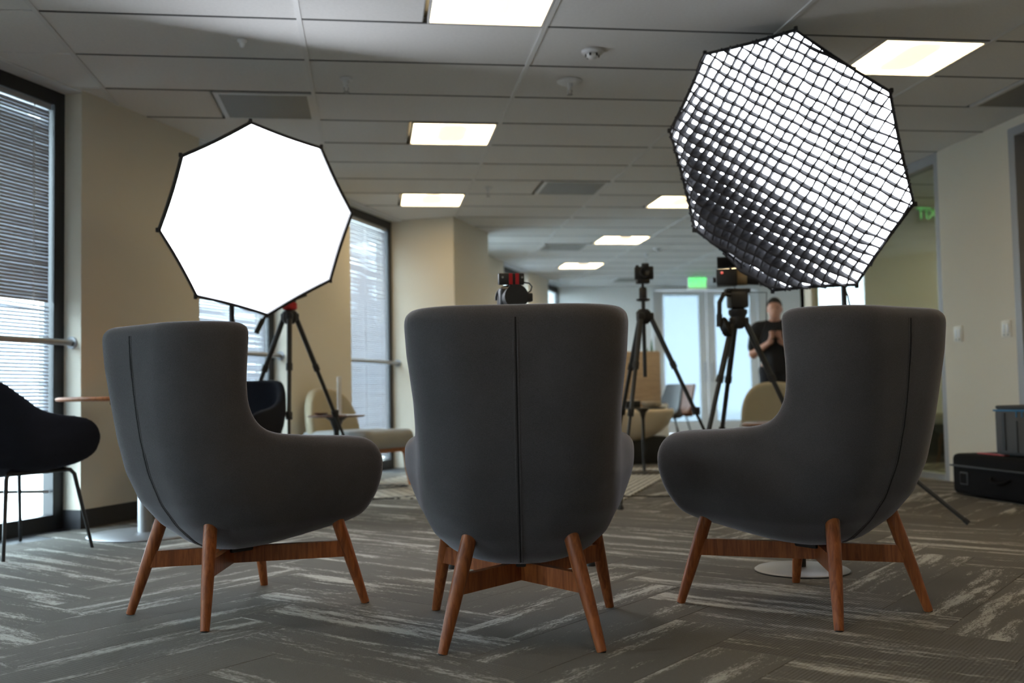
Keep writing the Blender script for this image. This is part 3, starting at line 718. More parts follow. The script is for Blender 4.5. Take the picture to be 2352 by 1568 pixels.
# ------------------------------------------------------------------ softboxes
def softbox(name, label, V, nrm, mt, depth, pole, leg_angles, grid=False, legr=.55, lipd=.03):
    t = thing(name, label, 'studio light', (pole[0], pole[1], 0)); o0 = Vector((pole[0], pole[1], 0)); nrm = Vector(nrm).normalized()
    V = [Vector(p)-o0 for p in V]; c = sum(V, Vector())/8; back = c-nrm*depth
    rim = []
    for k in range(8):
        a, b = V[k], V[(k+1) % 8]
        for q in range(6):
            u = q/6; p_ = a.lerp(b, u); p_ = p_+(c-p_).normalized()*.005*math.sin(PI*u)**1.0; rim.append(p_)
    n = len(rim)
    # shell of black fabric bulging back to the speed ring
    mb = MB(); rings = []
    for q, dd in ((1.0, 0), (.985, .10), (.90, .45), (.70, .75), (.42, .93), (.16, 1.0)):
        rings.append([c+(p_-c)*q-nrm*depth*dd for p_ in rim])
    vv = [p_ for r in rings for p_ in r]; ff = [(i*n+k, i*n+(k+1) % n, (i+1)*n+(k+1) % n, (i+1)*n+k) for i in range(len(rings)-1) for k in range(n)]
    mb.add(vv, ff); sh = mb.build('fabric_shell', 'sb_out', t, 60); md = sh.modifiers.new('thick', 'SOLIDIFY'); md.thickness = .004; md.offset = -1
    # dark lip round the front
    lip = MB(); v0 = []; w_ = .016
    for p_ in rim:
        i_ = (c-p_).normalized(); v0 += [p_, p_+nrm*lipd, p_+nrm*lipd+i_*w_, p_+i_*w_]
    lip.add(v0, [(4*k+a, 4*k+(a+1) % 4, 4*((k+1) % n)+(a+1) % 4, 4*((k+1) % n)+a) for k in range(n) for a in range(4)]); lip.build('rim', 'sb_out', t, 40)
    # diffuser, slightly domed and solid
    df = MB(); v1 = [p_+(c-p_).normalized()*.012 for p_ in rim]; m_ = [c+(p_-c)*.55+nrm*.006 for p_ in v1]
    bk = [p_-nrm*.004 for p_ in v1]
    df.add(v1+m_+[c+nrm*.008]+bk, [(k, (k+1) % n, n+(k+1) % n, n+k) for k in range(n)]+[(n+k, n+(k+1) % n, 2*n) for k in range(n)]+[(k, 2*n+1+k, 2*n+1+(k+1) % n, (k+1) % n) for k in range(n)]+[tuple(2*n+1+k for k in range(n-1, -1, -1))])
    df.build('diffuser', mt, t)
    for k in range(8):
        q = V[k]; e = (q-c).normalized(); MB().rbox(q+nrm*lipd*.4, (.018, .018, .024), .004).build('corner_tab', 'sb_out', t, 40)
        MB().tube([q+(c-q).normalized()*.004-nrm*.03, c+(q-c)*.88-nrm*depth*.45, c+(q-c)*.42-nrm*depth*.93, c+(q-c)*.16-nrm*depth], .004, 6).build('rod', 'blackmetal', t)
    if grid:
        up = Vector((0, 0, 1)); r_ = nrm.cross(up).normalized()*-1; u_ = r_.cross(nrm).normalized()*-1
        if u_.z < 0: u_ = -u_
        ang = rad(-33); A_ = r_*math.cos(ang)+u_*math.sin(ang); B_ = -r_*math.sin(ang)+u_*math.cos(ang)
        P2 = [((p_-c).dot(A_), (p_-c).dot(B_)) for p_ in rim]; pitch = .0505; gd = .052
        def cuts(val, ax):
            out = []
            for k in range(n):
                a, b = P2[k], P2[(k+1) % n]
                if (a[ax]-val)*(b[ax]-val) < 0: u = (val-a[ax])/(b[ax]-a[ax]); out.append(a[1-ax]+(b[1-ax]-a[1-ax])*u)
            return (min(out), max(out)) if len(out) >= 2 else None
        def sag(a, b):                                   # the cloth grid hangs in soft waves, most at lower right
            k = .35+.65*max(0, min(1, (a*1.1-b*.5)/.7+.35))
            return .011*k*math.sin(a*11+b*4)+.004*math.sin(a*27-b*9), .007*k*math.sin(b*13-a*3+1)+.003*math.sin(b*25+2)
        for ax in (0, 1):
            for q in range(-16, 17):
                val = q*pitch+(.012 if ax else .02); cc = cuts(val, ax)
                if not cc or cc[1]-cc[0] < .05: continue
                ns = max(6, int((cc[1]-cc[0])/.0252)); v = []; th = .0044
                for i in range(ns+1):
                    s_ = cc[0]+(cc[1]-cc[0])*i/ns; a, b = (val, s_) if ax == 0 else (s_, val)
                    du, dv = sag(a, b); edge = min(1, min(s_-cc[0], cc[1]-s_)/.12)
                    a2, b2 = (a+du*edge*.8, b) if ax == 0 else (a, b+dv*edge*1.3)
                    p_ = c+A_*a2+B_*b2; w1 = A_ if ax == 0 else B_
                    gl_ = max(0, min(1, (-(a2*(math.cos(ang)-math.sin(ang))*0+(p_-c).dot(r_)*.75+(p_-c).dot(u_)*.66)+.12)/.62)); gl_ = gl_*gl_*(3-2*gl_)
                    fr = p_+nrm*(lipd+gd*.3+.012*edge)+Vector((0, 0, -1))*.006*edge+w1*(.003*math.sin(s_*40+q)+(.030*gl_+.005)*edge*(-1 if ax == 0 else -1))
                    bk_ = p_+nrm*.013
                    v += [bk_-w1*th, bk_+w1*th, fr+w1*th, fr-w1*th]
                g_ = MB().add(v, [(4*i+a, 4*i+(a+1) % 4, 4*i+4+(a+1) % 4, 4*i+4+a) for i in range(ns) for a in range(4)]+[(0, 1, 2, 3), (4*ns+3, 4*ns+2, 4*ns+1, 4*ns)])
                g_.build('grid_strip', 'gridc', t)
    # speed ring and lamp head
    ax_ = -nrm
    MB().lathe([(.095, -.03), (.11, -.01), (.11, .03), (.075, .04)], back, 24, ax_).build('speed_ring', 'blackmetal', t, 40)
    MB().lathe([(.07, .02), (.085, .05), (.085, .26), (.075, .30), (.04, .31)], back, 24, ax_).build('lamp_head', 'black', t, 40)
    hp = back-nrm*.15
    br = MB(); side = nrm.cross(Vector((0, 0, 1))).normalized(); top = Vector((0, 0, hp.z-.16))
    br.tube([hp+side*.1, hp+side*.1+Vector((0, 0, -.12)), hp+Vector((0, 0, -.16)), hp-side*.1+Vector((0, 0, -.12)), hp-side*.1], .009, 8)
    br.tube([hp+Vector((0, 0, -.16)), top], .014, 8); br.build('yoke', 'blackmetal', t, 40)
    # stand
    z1 = top.z
    MB().cyl((0, 0, .12), (0, 0, .62), .0175, n=14).build('pole', 'carbon', t, 40)
    MB().cyl((0, 0, .6), (0, 0, z1*.78), .0145, n=14).build('pole', 'carbon', t, 40)
    MB().cyl((0, 0, z1*.77), (0, 0, z1), .0115, n=14).build('pole', 'carbon', t, 40)
    for z in (.61, z1*.775):
        cl_ = MB().cyl((0, 0, z-.03), (0, 0, z+.03), .024, n=14).build('clamp_collar', 'black', t, 40)
        MB().cyl((0, 0, z), (.055, 0, z), .008, .012, n=10).build('clamp_knob', 'black', cl_, 40)
    MB().cyl((0, 0, .47), (0, 0, .53), .03, n=14).build('leg_crown', 'black', t, 40); MB().cyl((0, 0, .13), (0, 0, .17), .026, n=14).build('brace_ring', 'black', t, 40)
    for a in leg_angles:
        d = Vector((math.cos(a), math.sin(a), 0)); ft = d*legr+Vector((0, 0, .012)); tp = d*.03+Vector((0, 0, .50)); md_ = tp.lerp(ft, .52)
        lg = MB().tube([tp, ft], .012, 10).build('leg', 'carbon', t, 40); MB().tube([tp.lerp(ft, .96), ft], .014, 10).build('foot_cap', 'black', lg, 40)
        MB().tube([d*.025+Vector((0, 0, .15)), md_], .006, 8).build('brace', 'carbon', lg, 40); MB().cyl(md_-Vector((0, 0, .012)), md_+Vector((0, 0, .012)), .009, n=8).build('rivet', 'steel', lg, 40)
    cb = MB(); pts = [Vector((.02+.03*math.sin(q*1.3), .02+.02*math.cos(q*1.7), hp.z-.1-(hp.z-.12)*q/14)) for q in range(15)]
    pts = [hp]+pts[1:]; cb.tube(pts, .0045, 6); cb.build('power_cable', 'black', t, 60)
    return t
def octo(c, rad_, az, el, spin):
    nrm = Vector((math.sin(az)*math.cos(el), -math.cos(az)*math.cos(el), math.sin(el))); r = Vector((math.cos(az), math.sin(az), 0)); u = -r.cross(nrm)
    return [Vector(c)+(r*math.cos(spin-k*PI/4)+u*math.sin(spin-k*PI/4))*rad_ for k in range(8)], nrm
V, nv = octo((-.597, 5.63, 1.700), .53, rad(20.78), rad(-16.47), rad(98.88))
softbox('softbox_light', 'plain white glowing octagonal softbox on a stand behind the left chair', V, nv, 'soft_l', .40, (-.80, 6.08), (rad(150), rad(270), rad(30)), legr=.48)
V = [(2.130, 4.792, 2.539), (2.556, 4.663, 2.195), (2.703, 4.740, 1.647), (2.489, 4.962, 1.263), (2.116, 5.162, 1.256), (1.730, 5.270, 1.599), (1.586, 5.200, 2.119), (1.733, 5.020, 2.481)]
az, el = rad(-28), rad(-14)
softbox('softbox_light', 'octagonal softbox with a black honeycomb grid on a stand behind the right chair', V, (math.sin(az)*math.cos(el), -math.cos(az)*math.cos(el), math.sin(el)), 'soft_r', .48, (2.64, 5.42), (math.atan2(-.385, .472), rad(80), rad(200)), True, .60)

# ------------------------------------------------------------------ tripods and cameras
def tripod(label, x, y, apex, feet, knuckle=.52, col_down=.0, head='video', up=0.0, rz=0, tube_r=.014):
    t = thing('tripod', label, 'tripod', (x, y, 0), 0, 'camera tripods'); A = Vector((0, 0, apex))
    MB().lathe([(.03, -.06), (.05, -.035), (.05, .02), (.03, .04)], A, 18).build('crown', 'black', t, 40)
    for (fx, fy) in feet:
        f = Vector((fx, fy, .01)); d = Vector((fx, fy, 0)).normalized(); tp = A+d*.045+Vector((0, 0, -.01)); k1 = tp.lerp(f, knuckle*.52); k2 = tp.lerp(f, knuckle)
        lg = MB().tube([tp, k1], tube_r*1.25, 12).build('leg', 'carbon', t, 40)
        MB().tube([k1, k2], tube_r, 12).build('leg_section', 'carbon', lg, 40); MB().tube([k2, f], tube_r*.75, 12).build('leg_section', 'carbon', lg, 40)
        for q in (k1, k2): MB().tube([q-(f-tp).normalized()*.022, q+(f-tp).normalized()*.022], tube_r*1.55, 12).build('leg_lock', 'black', lg, 40)
        MB().rbox(k2+d*.022, (.018, .018, .05), .004).build('lock_lever', 'black', lg, 40)
        MB().rbox(tp, (.045, .045, .05), .01).build('hinge', 'black', lg, 40); MB().lathe([(.02, 0), (.022, .012), (.012, .03)], (fx, fy, 0), 12).build('rubber_foot', 'black', lg, 40)
    if col_down: MB().cyl((0, 0, apex-col_down), (0, 0, apex+up), .0135, n=12).build('centre_column', 'carbon', t, 40)
    return t
def drop(t, dz):
    for ch_ in t.children:
        if ch_.name.split('.')[0] not in ('leg', 'crown', 'centre_column'): ch_.location.z -= dz
# left tripod with red levelling base
t = tripod('black tripod with a red head behind the white softbox', -.545, 7.05, 1.30, [(.03, -.58), (.52, .34), (-.54, .30)])
MB().lathe([(.04, 1.385), (.05, 1.395), (.05, 1.43), (.035, 1.44)], n=20).build('levelling_bowl', 'red', t, 40)
MB().rbox((.0, 0, 1.475), (.085, .10, .075), .012).build('fluid_head', 'black', t, 40)
MB().cyl((.03, 0, 1.47), (.11, .0, 1.50), .022, n=14).build('tilt_knob', 'black', t, 40)
MB().tube([(-.03, -.03, 1.46), (-.12, -.12, 1.38), (-.20, -.16, 1.24)], .011, 10).build('pan_handle', 'black', t, 40); MB().tube([(-.165, -.14, 1.31), (-.205, -.165, 1.22)], .017, 10).build('handle_grip', 'black', t, 40)
drop(t, 0.05)
# stills camera on tripod
t = tripod('tall tripod with long centre column carrying the small stills camera', 1.832, 6.72, 1.255, [(.54, -.24), (-.29, -.40), (-.16, .52)], col_down=.42, up=.10)
MB().lathe([(.03, 1.425), (.046, 1.43), (.046, 1.438), (.026, 1.445), (.026, 1.51), (.018, 1.52)], n=18).build('ball_head', 'black', t, 40)
MB().cyl((0, 0, 1.515), (0, 0, 1.545), .009, n=10).build('neck', 'black', t); MB().rbox((0, 0, 1.557), (.085, .06, .026), .005).build('quick_plate', 'black', t, 40)
drop(t, 0.075)
c = thing('camera', 'small black stills camera on top of the tall tripod', 'camera', (1.842, 6.72, 1.496), rad(-12))
MB().rbox((0, 0, .045), (.128, .05, .088), .008).build('body', 'black', c, 40)
MB().rbox((.01, 0, .098), (.052, .045, .026), .008).build('viewfinder', 'black', c, 40)
ln = MB().cyl((.004, -.025, .046), (.004, -.105, .046), .034, .036, n=24).build('lens', 'black', c, 40); MB().lathe([(.031, 0), (.029, .003), (.004, .001)], (.004, -.1075, .046), 24, (0, -1, 0)).build('front_glass', 'phone', ln, 40)
MB().rbox((-.052, -.014, .046), (.026, .03, .08), .01).build('grip', 'black', c, 40); MB().cyl((-.045, 0, .088), (-.045, 0, .10), .012, n=12).build('dial', 'black', c, 40)
# cinema camera on video tripod
t = tripod('video tripod with curved pan handle carrying the boxy video camera', 2.405, 6.47, 1.20, [(-.40, -.16), (.54, -.12), (-.02, .52)], knuckle=.62, tube_r=.016)
MB().lathe([(.05, 1.29), (.062, 1.31), (.062, 1.335), (.035, 1.345)], n=20).build('levelling_bowl', 'black', t, 40)
MB().rbox((.0, 0, 1.40), (.125, .10, .11), .016).build('fluid_head', 'black', t, 40); MB().rbox((0, 0, 1.463), (.16, .075, .024), .005).build('quick_plate', 'black', t, 40)
MB().tube([(-.05, -.03, 1.43), (-.11, -.05, 1.435), (-.145, -.06, 1.38), (-.15, -.065, 1.29)], .016, 10).build('pan_handle', 'black', t, 60); MB().cyl((-.15, -.065, 1.30), (-.152, -.067, 1.22), .02, n=12).build('handle_grip', 'black', t, 40)
MB().lathe([(.055, -.025), (.065, -.01), (.065, .02), (.045, .03)], (-.10, -.03, 1.22), 20, (1, -.6, .4)).build('counterweight', 'black', t, 40)
drop(t, 0.07)
c = thing('video_camera', 'boxy black video camera with matte box half behind the gridded softbox', 'camera', (2.395, 6.47, 1.406), rad(-20))
MB().rbox((-.055, 0, .075), (.135, .17, .105), .008).build('body', 'black', c, 40)
lb = MB().cyl((.012, 0, .075), (.075, 0, .075), .055, n=26).build('lens_ring', 'gold', c, 40); MB().cyl((.07, 0, .075), (.15, 0, .075), .05, .058, n=24).build('lens', 'black', c, 40)
MB().rbox((.19, 0, .07), (.07, .13, .11), .006).build('matte_box', 'black', c, 40)
mon = MB().rbox((0, 0, 0), (.17, .10, .012), .004, mtx=Matrix.Rotation(rad(-38), 3, 'X')); mo = mon.build('top_monitor', 'black', c, 40); mo.location = (-.03, -.02, .175)
MB().cyl((-.03, .01, .125), (-.03, 0, .17), .008, n=8).build('monitor_arm', 'black', c); MB().lathe([(.008, 0), (.006, .004), (.001, .005)], (-.085, -.086, .10), 10, (0, -1, 0)).build('tally_light', 'redled', c)
MB().cyl((-.125, -.02, .06), (-.145, -.02, .06), .018, n=12).build('side_knob', 'black', c, 40)
MB().tube([(-.01, .05, .02), (.02, .06, -.02), (.20, .03, -.03), (.19, .02, -.22), (.14, .02, -.36), (.145, .02, -.55)], .003, 6).build('cable', 'black', c, 60)
# rig behind the middle chair
t = tripod('low tripod hidden behind the middle chair under the camera rig', .645, 4.66, 1.0, [(-.31, -.28), (.27, -.36), (.02, .36)])
MB().lathe([(.035, 1.0), (.04, 1.02), (.04, 1.06), (.02, 1.07)], n=18).build('ball_head', 'black', t, 40); MB().rbox((0, 0, 1.083), (.09, .07, .022), .004).build('quick_plate', 'black', t, 40)
drop(t, -.02)
c = thing('camera_rig', 'camera rig with a red-striped monitor peeking above the middle chair', 'camera', (.645, 4.66, 1.117), rad(4))
MB().rbox((-.005, 0, .06), (.115, .10, .10), .02, 3).build('body', 'black', c, 50); MB().cyl((-.005, -.05, .055), (-.005, -.14, .055), .05, .055, n=28).build('lens', 'black', c, 40)
MB().rbox((.072, -.01, .062), (.045, .05, .04), .006).build('side_handle', 'black', c, 40)
MB().tube([(-.005+.066*math.cos(a), .01, .06+.058*math.sin(a)) for a in np.linspace(PI*1.05, -PI*.05, 16)], .0055, 8).build('top_handle', 'black', c, 60)
MB().cyl((-.005, .0, .112), (-.005, 0, .124), .008, n=8).build('monitor_arm', 'black', c)
mo = MB().rbox((0, 0, .149), (.122, .022, .054), .006).build('monitor', 'black', c, 40)
for x in (-.004, .026): MB().rbox((x, -.0125, .149), (.017, .004, .052), .001).build('stripe', 'red', mo)
for x in (-.042, .05): MB().cyl((x, -.011, .156), (x, -.0135, .156), .005, n=10).build('screw', 'steel', mo)
MB().tube([(.05, 0, .135), (.085, .0, .13), (.098, 0, .115), (.092, 0, .095), (.07, 0, .08)], .004, 6).build('monitor_cable', 'black', c, 60)

# ------------------------------------------------------------------ shell armchairs
SZ = [.34, .38, .42, .48, .56, .66, .76, .88]
SW_ = [.10, .20, .25, .285, .302, .31, .30, .27]
SB_ = [-.05, -.16, -.21, -.245, -.27, -.29, -.305, -.32]
SPROF = chaikin([(-.5, .86), (-.30, .865), (-.22, .85), (-.15, .78), (-.06, .705), (.06, .675), (.18, .665), (.26, .635), (.30, .565), (.285, .48), (.22, .43), (.05, .395), (-.15, .365), (-.5, .35)], 2)
def shell_fn(X, Y, Z):
    w = interp(Z, SZ, SW_); yb = interp(Z, SZ, SB_); R = np.minimum(.22, np.maximum(w-.01, .02))
    qx = np.abs(X)-w+R; qy = yb+R-Y; a = np.sqrt(np.maximum(qx, 0)**2+np.maximum(qy, 0)**2)+np.minimum(np.maximum(qx, qy), 0)-R
    b = poly_sdf(SPROF, Y[0]*np.ones_like(Z[0]), Z[0]*np.ones_like(Y[0]))[None]
    f = rinter(a*.93, b, .024); return smax(f, -np.maximum(a*.93+.05, .45-Z), .03)
st = thing('shell_armchair', 'black upholstered shell armchair on thin black legs cut by the left edge', 'armchair', (-1.788, 5.447, 0), rad(-38), 'black shell armchairs')
sdf_obj('shell', shell_fn, (-.36, -.40, .33), (.36, .36, .90), .0135, 'navy', st)
for sx in (-1, 1):
    for sy in (-1, 1):
        MB().tube([(sx*.292, sy*.2415, 0), (sx*.225, sy*.185, .375), (sx*.215, sy*.17, .395), (sx*.18, sy*.12, .405)], [.008, .0105, .0105, .0105], 10).build('leg', 'blackmetal', st, 60)
MB().tube([(-.2, -.16, .395), (-.2, .16, .395)], .009, 8).tube([(.2, -.16, .395), (.2, .16, .395)], .009, 8).build('seat_frame', 'blackmetal', st, 60)
s2 = copy_tree(st); s2.location = (-.88, 6.74, 0); s2.rotation_euler = (0, 0, rad(-203)); s2['label'] = 'dark shell armchair mostly hidden behind the left grey chair, facing the camera'

# ------------------------------------------------------------------ round cafe table at left
t = thing('cafe_table', 'round wooden table on a steel pedestal half behind the left chair', 'table', (-1.245, 5.89, 0))
MB().lathe([(.43, .738), (.452, .742), (.455, .75), (.452, .758), (.44, .762)], n=64).build('table_top', 'orange_wood', t, 40)
MB().cyl((0, 0, .02), (0, 0, .735), .038, n=24).build('pedestal', 'steel', t, 40); MB().lathe([(.30, 0), (.302, .006), (.295, .012), (.05, .02)], n=56).build('base_disc', 'steel', t, 50)
MB().rbox((0, 0, .728), (.3, .3, .02), .004).build('spider_plate', 'blackmetal', t)
# small round table between the chairs with a steel disc base
t = thing('side_table', 'low round side table with a steel disc foot behind the right chair', 'table', (1.716, 3.976, 0), 0)
MB().lathe([(.185, 0), (.187, .006), (.18, .011), (.03, .017)], n=56).build('base_disc', 'steel', t, 50); MB().lathe([(.188, -.0), (.19, .004), (.188, .005)], n=56).build('base_rim', 'blackmetal', t)
MB().cyl((0, 0, .012), (0, 0, .585), .0165, n=18).build('pedestal', 'blackmetal', t, 40); MB().lathe([(.205, .583), (.22, .586), (.222, .592), (.215, .598)], n=56).build('table_top', 'dark_wood', t, 40)
# dark table at left with clear holder and dish
t = thing('side_table', 'dark round side table with flared stem before the beige lounge chair', 'table', (-.27, 7.95, .009), 0)
MB().lathe([(.20, .578), (.218, .585), (.22, .590), (.215, .594)], n=48).build('table_top', 'dark_wood', t, 40)
MB().lathe([(.09, .578), (.05, .55), (.022, .47), (.015, .36), (.015, .03)], n=20).build('stem', 'blackmetal', t, 50); MB().lathe([(.17, 0), (.17, .006), (.03, .02)], n=40).build('base_disc', 'blackmetal', t, 50)
t = thing('acrylic_stand', 'upright clear acrylic sign strip on the dark round table', 'sign holder', (-.245, 7.93, .603), rad(20))
MB().rbox((0, 0, .15), (.034, .012, .285), .003).build('strip', 'acrylic', t, 40); MB().rbox((0, 0, .004), (.09, .06, .008), .003).build('foot', 'acrylic', t, 40)
t = thing('dish', 'small dark dish on the dark round table', 'dish', (-.385, 7.92, .603)); MB().lathe([(.03, 0), (.05, .008), (.055, .02), (.05, .02), (.03, .006)], n=24).build('bowl', 'dark_wood', t, 60)
t = thing('coaster', 'flat dark coaster beside the small dish', 'coaster', (-.33, 7.84, .603)); MB().lathe([(.035, 0), (.037, .003), (.035, .006)], n=24).build('disc', 'black', t, 60)

# ------------------------------------------------------------------ beige slipper lounge chairs
BP = chaikin([(-.30, .40), (-.31, .52), (-.27, .68), (-.17, .79), (0, .815), (.17, .79), (.27, .68), (.31, .52), (.30, .40), (.2, .36), (-.2, .36)], 3)
def back_fn(X, Y, Z):
    b = poly_sdf(BP, X[:, 0]*np.ones_like(Z[:, 0]), Z[:, 0]*np.ones_like(X[:, 0]))[:, None]
    yc = -.265-.16*(Z-.4)+.16*(X/.31)**2*.55
    return rinter(np.abs(Y-yc)-.05, b, .045)
sl = thing('slipper_chair', 'beige round-backed lounge chair with orange wooden legs near the column', 'lounge chair', (-.16, 8.52, .010), rad(-128), 'beige lounge chairs')
sdf_obj('backrest', back_fn, (-.36, -.46, .32), (.36, -.04, .86), .014, 'beige', sl)
sdf_obj('seat', lambda X, Y, Z: box_sdf(X, Y, Z, (0, .06, .385), (.315, .36, .075), .06), (-.34, -.33, .29), (.34, .45, .48), .014, 'seat_grey', sl)
for sx in (-1, 1):
    for sy, yy in ((-1, -.24), (1, .34)):
        MB().tube([(sx*.285, yy+sy*.03, 0), (sx*.27, yy+sy*.005, .16), (sx*.262, yy, .26), (sx*.255, yy-sy*.03, .30)], [.012, .017, .021, .022], 12).build('leg', 'orange_wood', sl, 50)
    MB().beam((sx*.256, -.24, .292), (sx*.256, .34, .292), .03, .034).build('side_rail', 'orange_wood', sl)
for yy in (-.22, .32): MB().beam((-.256, yy, .292), (.256, yy, .292), .03, .034).build('cross_rail', 'orange_wood', sl)
s2 = copy_tree(sl); s2.location = (3.52, 8.55, 0); s2.rotation_euler = (0, 0, rad(-196)); s2['label'] = 'beige lounge chair in front of the standing person'

# ------------------------------------------------------------------ far seating group
t = thing('high_back_seat', 'tan high-backed lounge seat with dark cushion on a black plinth', 'lounge chair', (2.64, 10.35, 0), rad(4))
MB().rbox((0, .22, .86), (.86, .07, .62), .02, 2).build('back_panel', 'tan', t, 40)
sdf_obj('seat_shell', lambda X, Y, Z: smax(smax(ell_sdf(X, Y, Z, (0, -.05, .58), (.46, .36, .34)), Z-.56, .02), -ell_sdf(X, Y, Z, (0, -.03, .66), (.36, .28, .28)), .03), (-.5, -.45, .2), (.5, .36, .62), .018, 'cream', t)
MB().rbox((0, -.03, .46), (.50, .34, .11), .04, 3).build('seat_cushion', 'greyshell', t, 60); MB().rbox((.05, .05, .14), (.62, .35, .28), .01).build('plinth', 'black', t, 40)
t = thing('side_table', 'small black pedestal table holding a cream bowl and a dark box', 'table', (2.437, 9.047, .009), 0)
MB().lathe([(.19, .572), (.205, .578), (.207, .584), (.2, .588)], n=40).build('table_top', 'blackmetal', t, 40); MB().lathe([(.07, .575), (.03, .545), (.014, .48), (.0135, .02)], n=16).build('stem', 'blackmetal', t, 50); MB().lathe([(.21, 0), (.21, .008), (.02, .02)], n=40).build('base_disc', 'blackmetal', t, 50)
t = thing('bowl', 'cream ceramic bowl on the small black table', 'bowl', (2.51, 9.02, .597)); MB().lathe([(.045, 0), (.08, .012), (.09, .05), (.085, .052), (.075, .018), (.02, .01)], n=30).build('bowl_body', 'cream', t, 60)
t = thing('box', 'dark small box on the small black table', 'box', (2.33, 9.03, .597), rad(10)); MB().rbox((0, 0, .03), (.14, .09, .06), .006).build('box_body', 'black', t, 40); MB().rbox((0, 0, .066), (.10, .07, .012), .003).build('box_lid', 'cream', t, 40)
def side_chair(label, loc, rz, m_):
    t = thing('side_chair', label, 'chair', loc, rz, 'side chairs by the door')
    def fn(X, Y, Z):
        seat = box_sdf(X, Y, Z, (0, .02, .45), (.22, .22, .018), .018); yc = -.20-.25*(Z-.46)+.05*(X/.2)**2
        bk = rinter(np.abs(Y-yc)-.016, np.maximum(np.abs(X)-.215+.06*np.clip((Z-.6)/.25, 0, 1), np.maximum(Z-.83, .45-Z)), .015); return smin(seat, bk, .10)
    sdf_obj('shell', fn, (-.26, -.36, .40), (.26, .28, .87), .014, m_, t)
    for sx in (-1, 1):
        for sy in (-1, 1): MB().tube([(sx*.23, .02+sy*.24, 0), (sx*.15, .02+sy*.14, .44)], [.008, .011], 8).build('leg', 'blackmetal', t, 50)
    return t
side_chair('dark grey shell chair beside the tan high-backed seat', (3.42, 12.0, 0), rad(110), 'greyshell')
side_chair('brown shell chair farther back before the frosted door', (3.80, 12.7, 0), rad(100), 'brownshell')
t = thing('planter', 'white planter box with upright green leaves behind the tan seat', 'plant', (3.17, 11.35, 0))
MB().rbox((0, 0, .30), (.30, .28, .60), .012).build('planter_box', 'wall_white', t, 40); MB().box(-.13, .13, -.12, .12, .58, .604).build('soil', 'dark_wood', t)
for k in range(9):
    a = random.uniform(0, 2*PI); r = random.uniform(.0, .09); hgt = random.uniform(.45, .80); ln_ = random.uniform(.05, .16); w = .028; v = []
    for q in range(7):
        u = q/6; wd = w*(math.sin(PI*(.18+.82*u))**.8)*(1 if u < .98 else .1); cx = r*math.cos(a)+ln_*u*u*math.cos(a); cy = r*math.sin(a)+ln_*u*u*math.sin(a); z = .58+hgt*u
        for s_, th in ((-1, 0), (1, 0), (1, .004), (-1, .004)): v.append((cx-math.sin(a)*wd*s_+math.cos(a)*th, cy+math.cos(a)*wd*s_+math.sin(a)*th, z))
    MB().add(v, [(4*i+b_, 4*i+(b_+1) % 4, 4*i+4+(b_+1) % 4, 4*i+4+b_) for i in range(6) for b_ in range(4)]+[(0, 1, 2, 3), (27, 26, 25, 24)]).build('leaf', 'leaf', t, 40)

# ------------------------------------------------------------------ rug and cables
t = obj('rug', MB().rbox((0, 0, .004), (3.0, 2.4, .008), .003).mesh('rug'), 'rug'); tag(t, 'cream and grey patterned rug under the far lounge chairs', 'rug'); t.location = (1.193, 8.632, 0); t.rotation_euler = (0, 0, rad(65.5))
def cable(label, pts, r=.005):
    P = [Vector(q) for q in pts]; out = []
    for i in range(len(P)-1):
        a, b, c_, d = P[max(i-1, 0)], P[i], P[i+1], P[min(i+2, len(P)-1)]
        for k in range(8):
            u = k/8; out.append(.5*((2*b)+(c_-a)*u+(2*a-5*b+4*c_-d)*u*u+(3*b-a-3*c_+d)*u**3))
    out.append(P[-1]); o = MB().tube(out, r, 6).build('cable', 'black', None, 60); tag(o, label, 'cable')
cable('black cable lying across the floor left of the right chair', [(1.35, 6.88, .006), (1.7, 6.90, .02), (2.0, 6.97, .006), (2.35, 6.95, .006), (2.64, 5.9, .006)])
cable('dark cable snaking over the patterned rug near the column', [(-.5, 7.45, .006), (.1, 7.45, .006), (.5, 7.62, .014), (1.0, 7.75, .014)], .006)
cable('thin cable coiled by the foot of the beige lounge chair', [(-.1, 8.1, .018), (.15, 8.2, .018), (.28, 8.3, .018), (.2, 8.42, .018), (0, 8.4, .018), (-.3, 8.3, .018)], .006)

# ------------------------------------------------------------------ bags by the right wall
t = thing('equipment_case', 'long black soft equipment case on the floor by the right wall', 'case', (4.16, 6.03, 0), 0)
MB().rbox((0, 0, .145), (.50, 1.0, .27), .035, 3).build('case_body', 'case', t, 60)
MB().rbox((-.005, 0, .20), (.512, 1.012, .012), .004).build('zip', 'greyshell', t, 40)
ptc = MB().rbox((-.252, .35, .12), (.006, .09, .085), .004).build('badge', 'greyshell', t, 40); MB().rbox((-.256, .35, .12), (.004, .07, .065), .002).build('badge_field', 'case', ptc)
MB().tube([(-.25, .05, .145), (-.275, .02, .125), (-.28, -.05, .115), (-.275, -.12, .125), (-.25, -.15, .145)], .009, 8).build('handle', 'case', t, 60)
MB().rbox((-.12, .22, .283), (.04, .30, .008), .002).build('strap', 'red', t)
t = thing('backpack', 'grey camera bag with blue zip edging on top of the black case', 'bag', (4.14, 5.92, .290), rad(4))
MB().rbox((0, 0, .15), (.30, .44, .30), .03, 3).build('bag_body', 'bag', t, 60)
MB().rbox((0, 0, .305), (.29, .42, .022), .01).build('lid', 'greyshell', t, 50)
MB().rbox((0, 0, .284), (.306, .446, .012), .005).build('blue_piping', 'blue', t, 50)
for y in (.05, .10): MB().rbox((-.152, y-.1, .265), (.006, .008, .045), .002).build('zip_pull', 'blue', t)
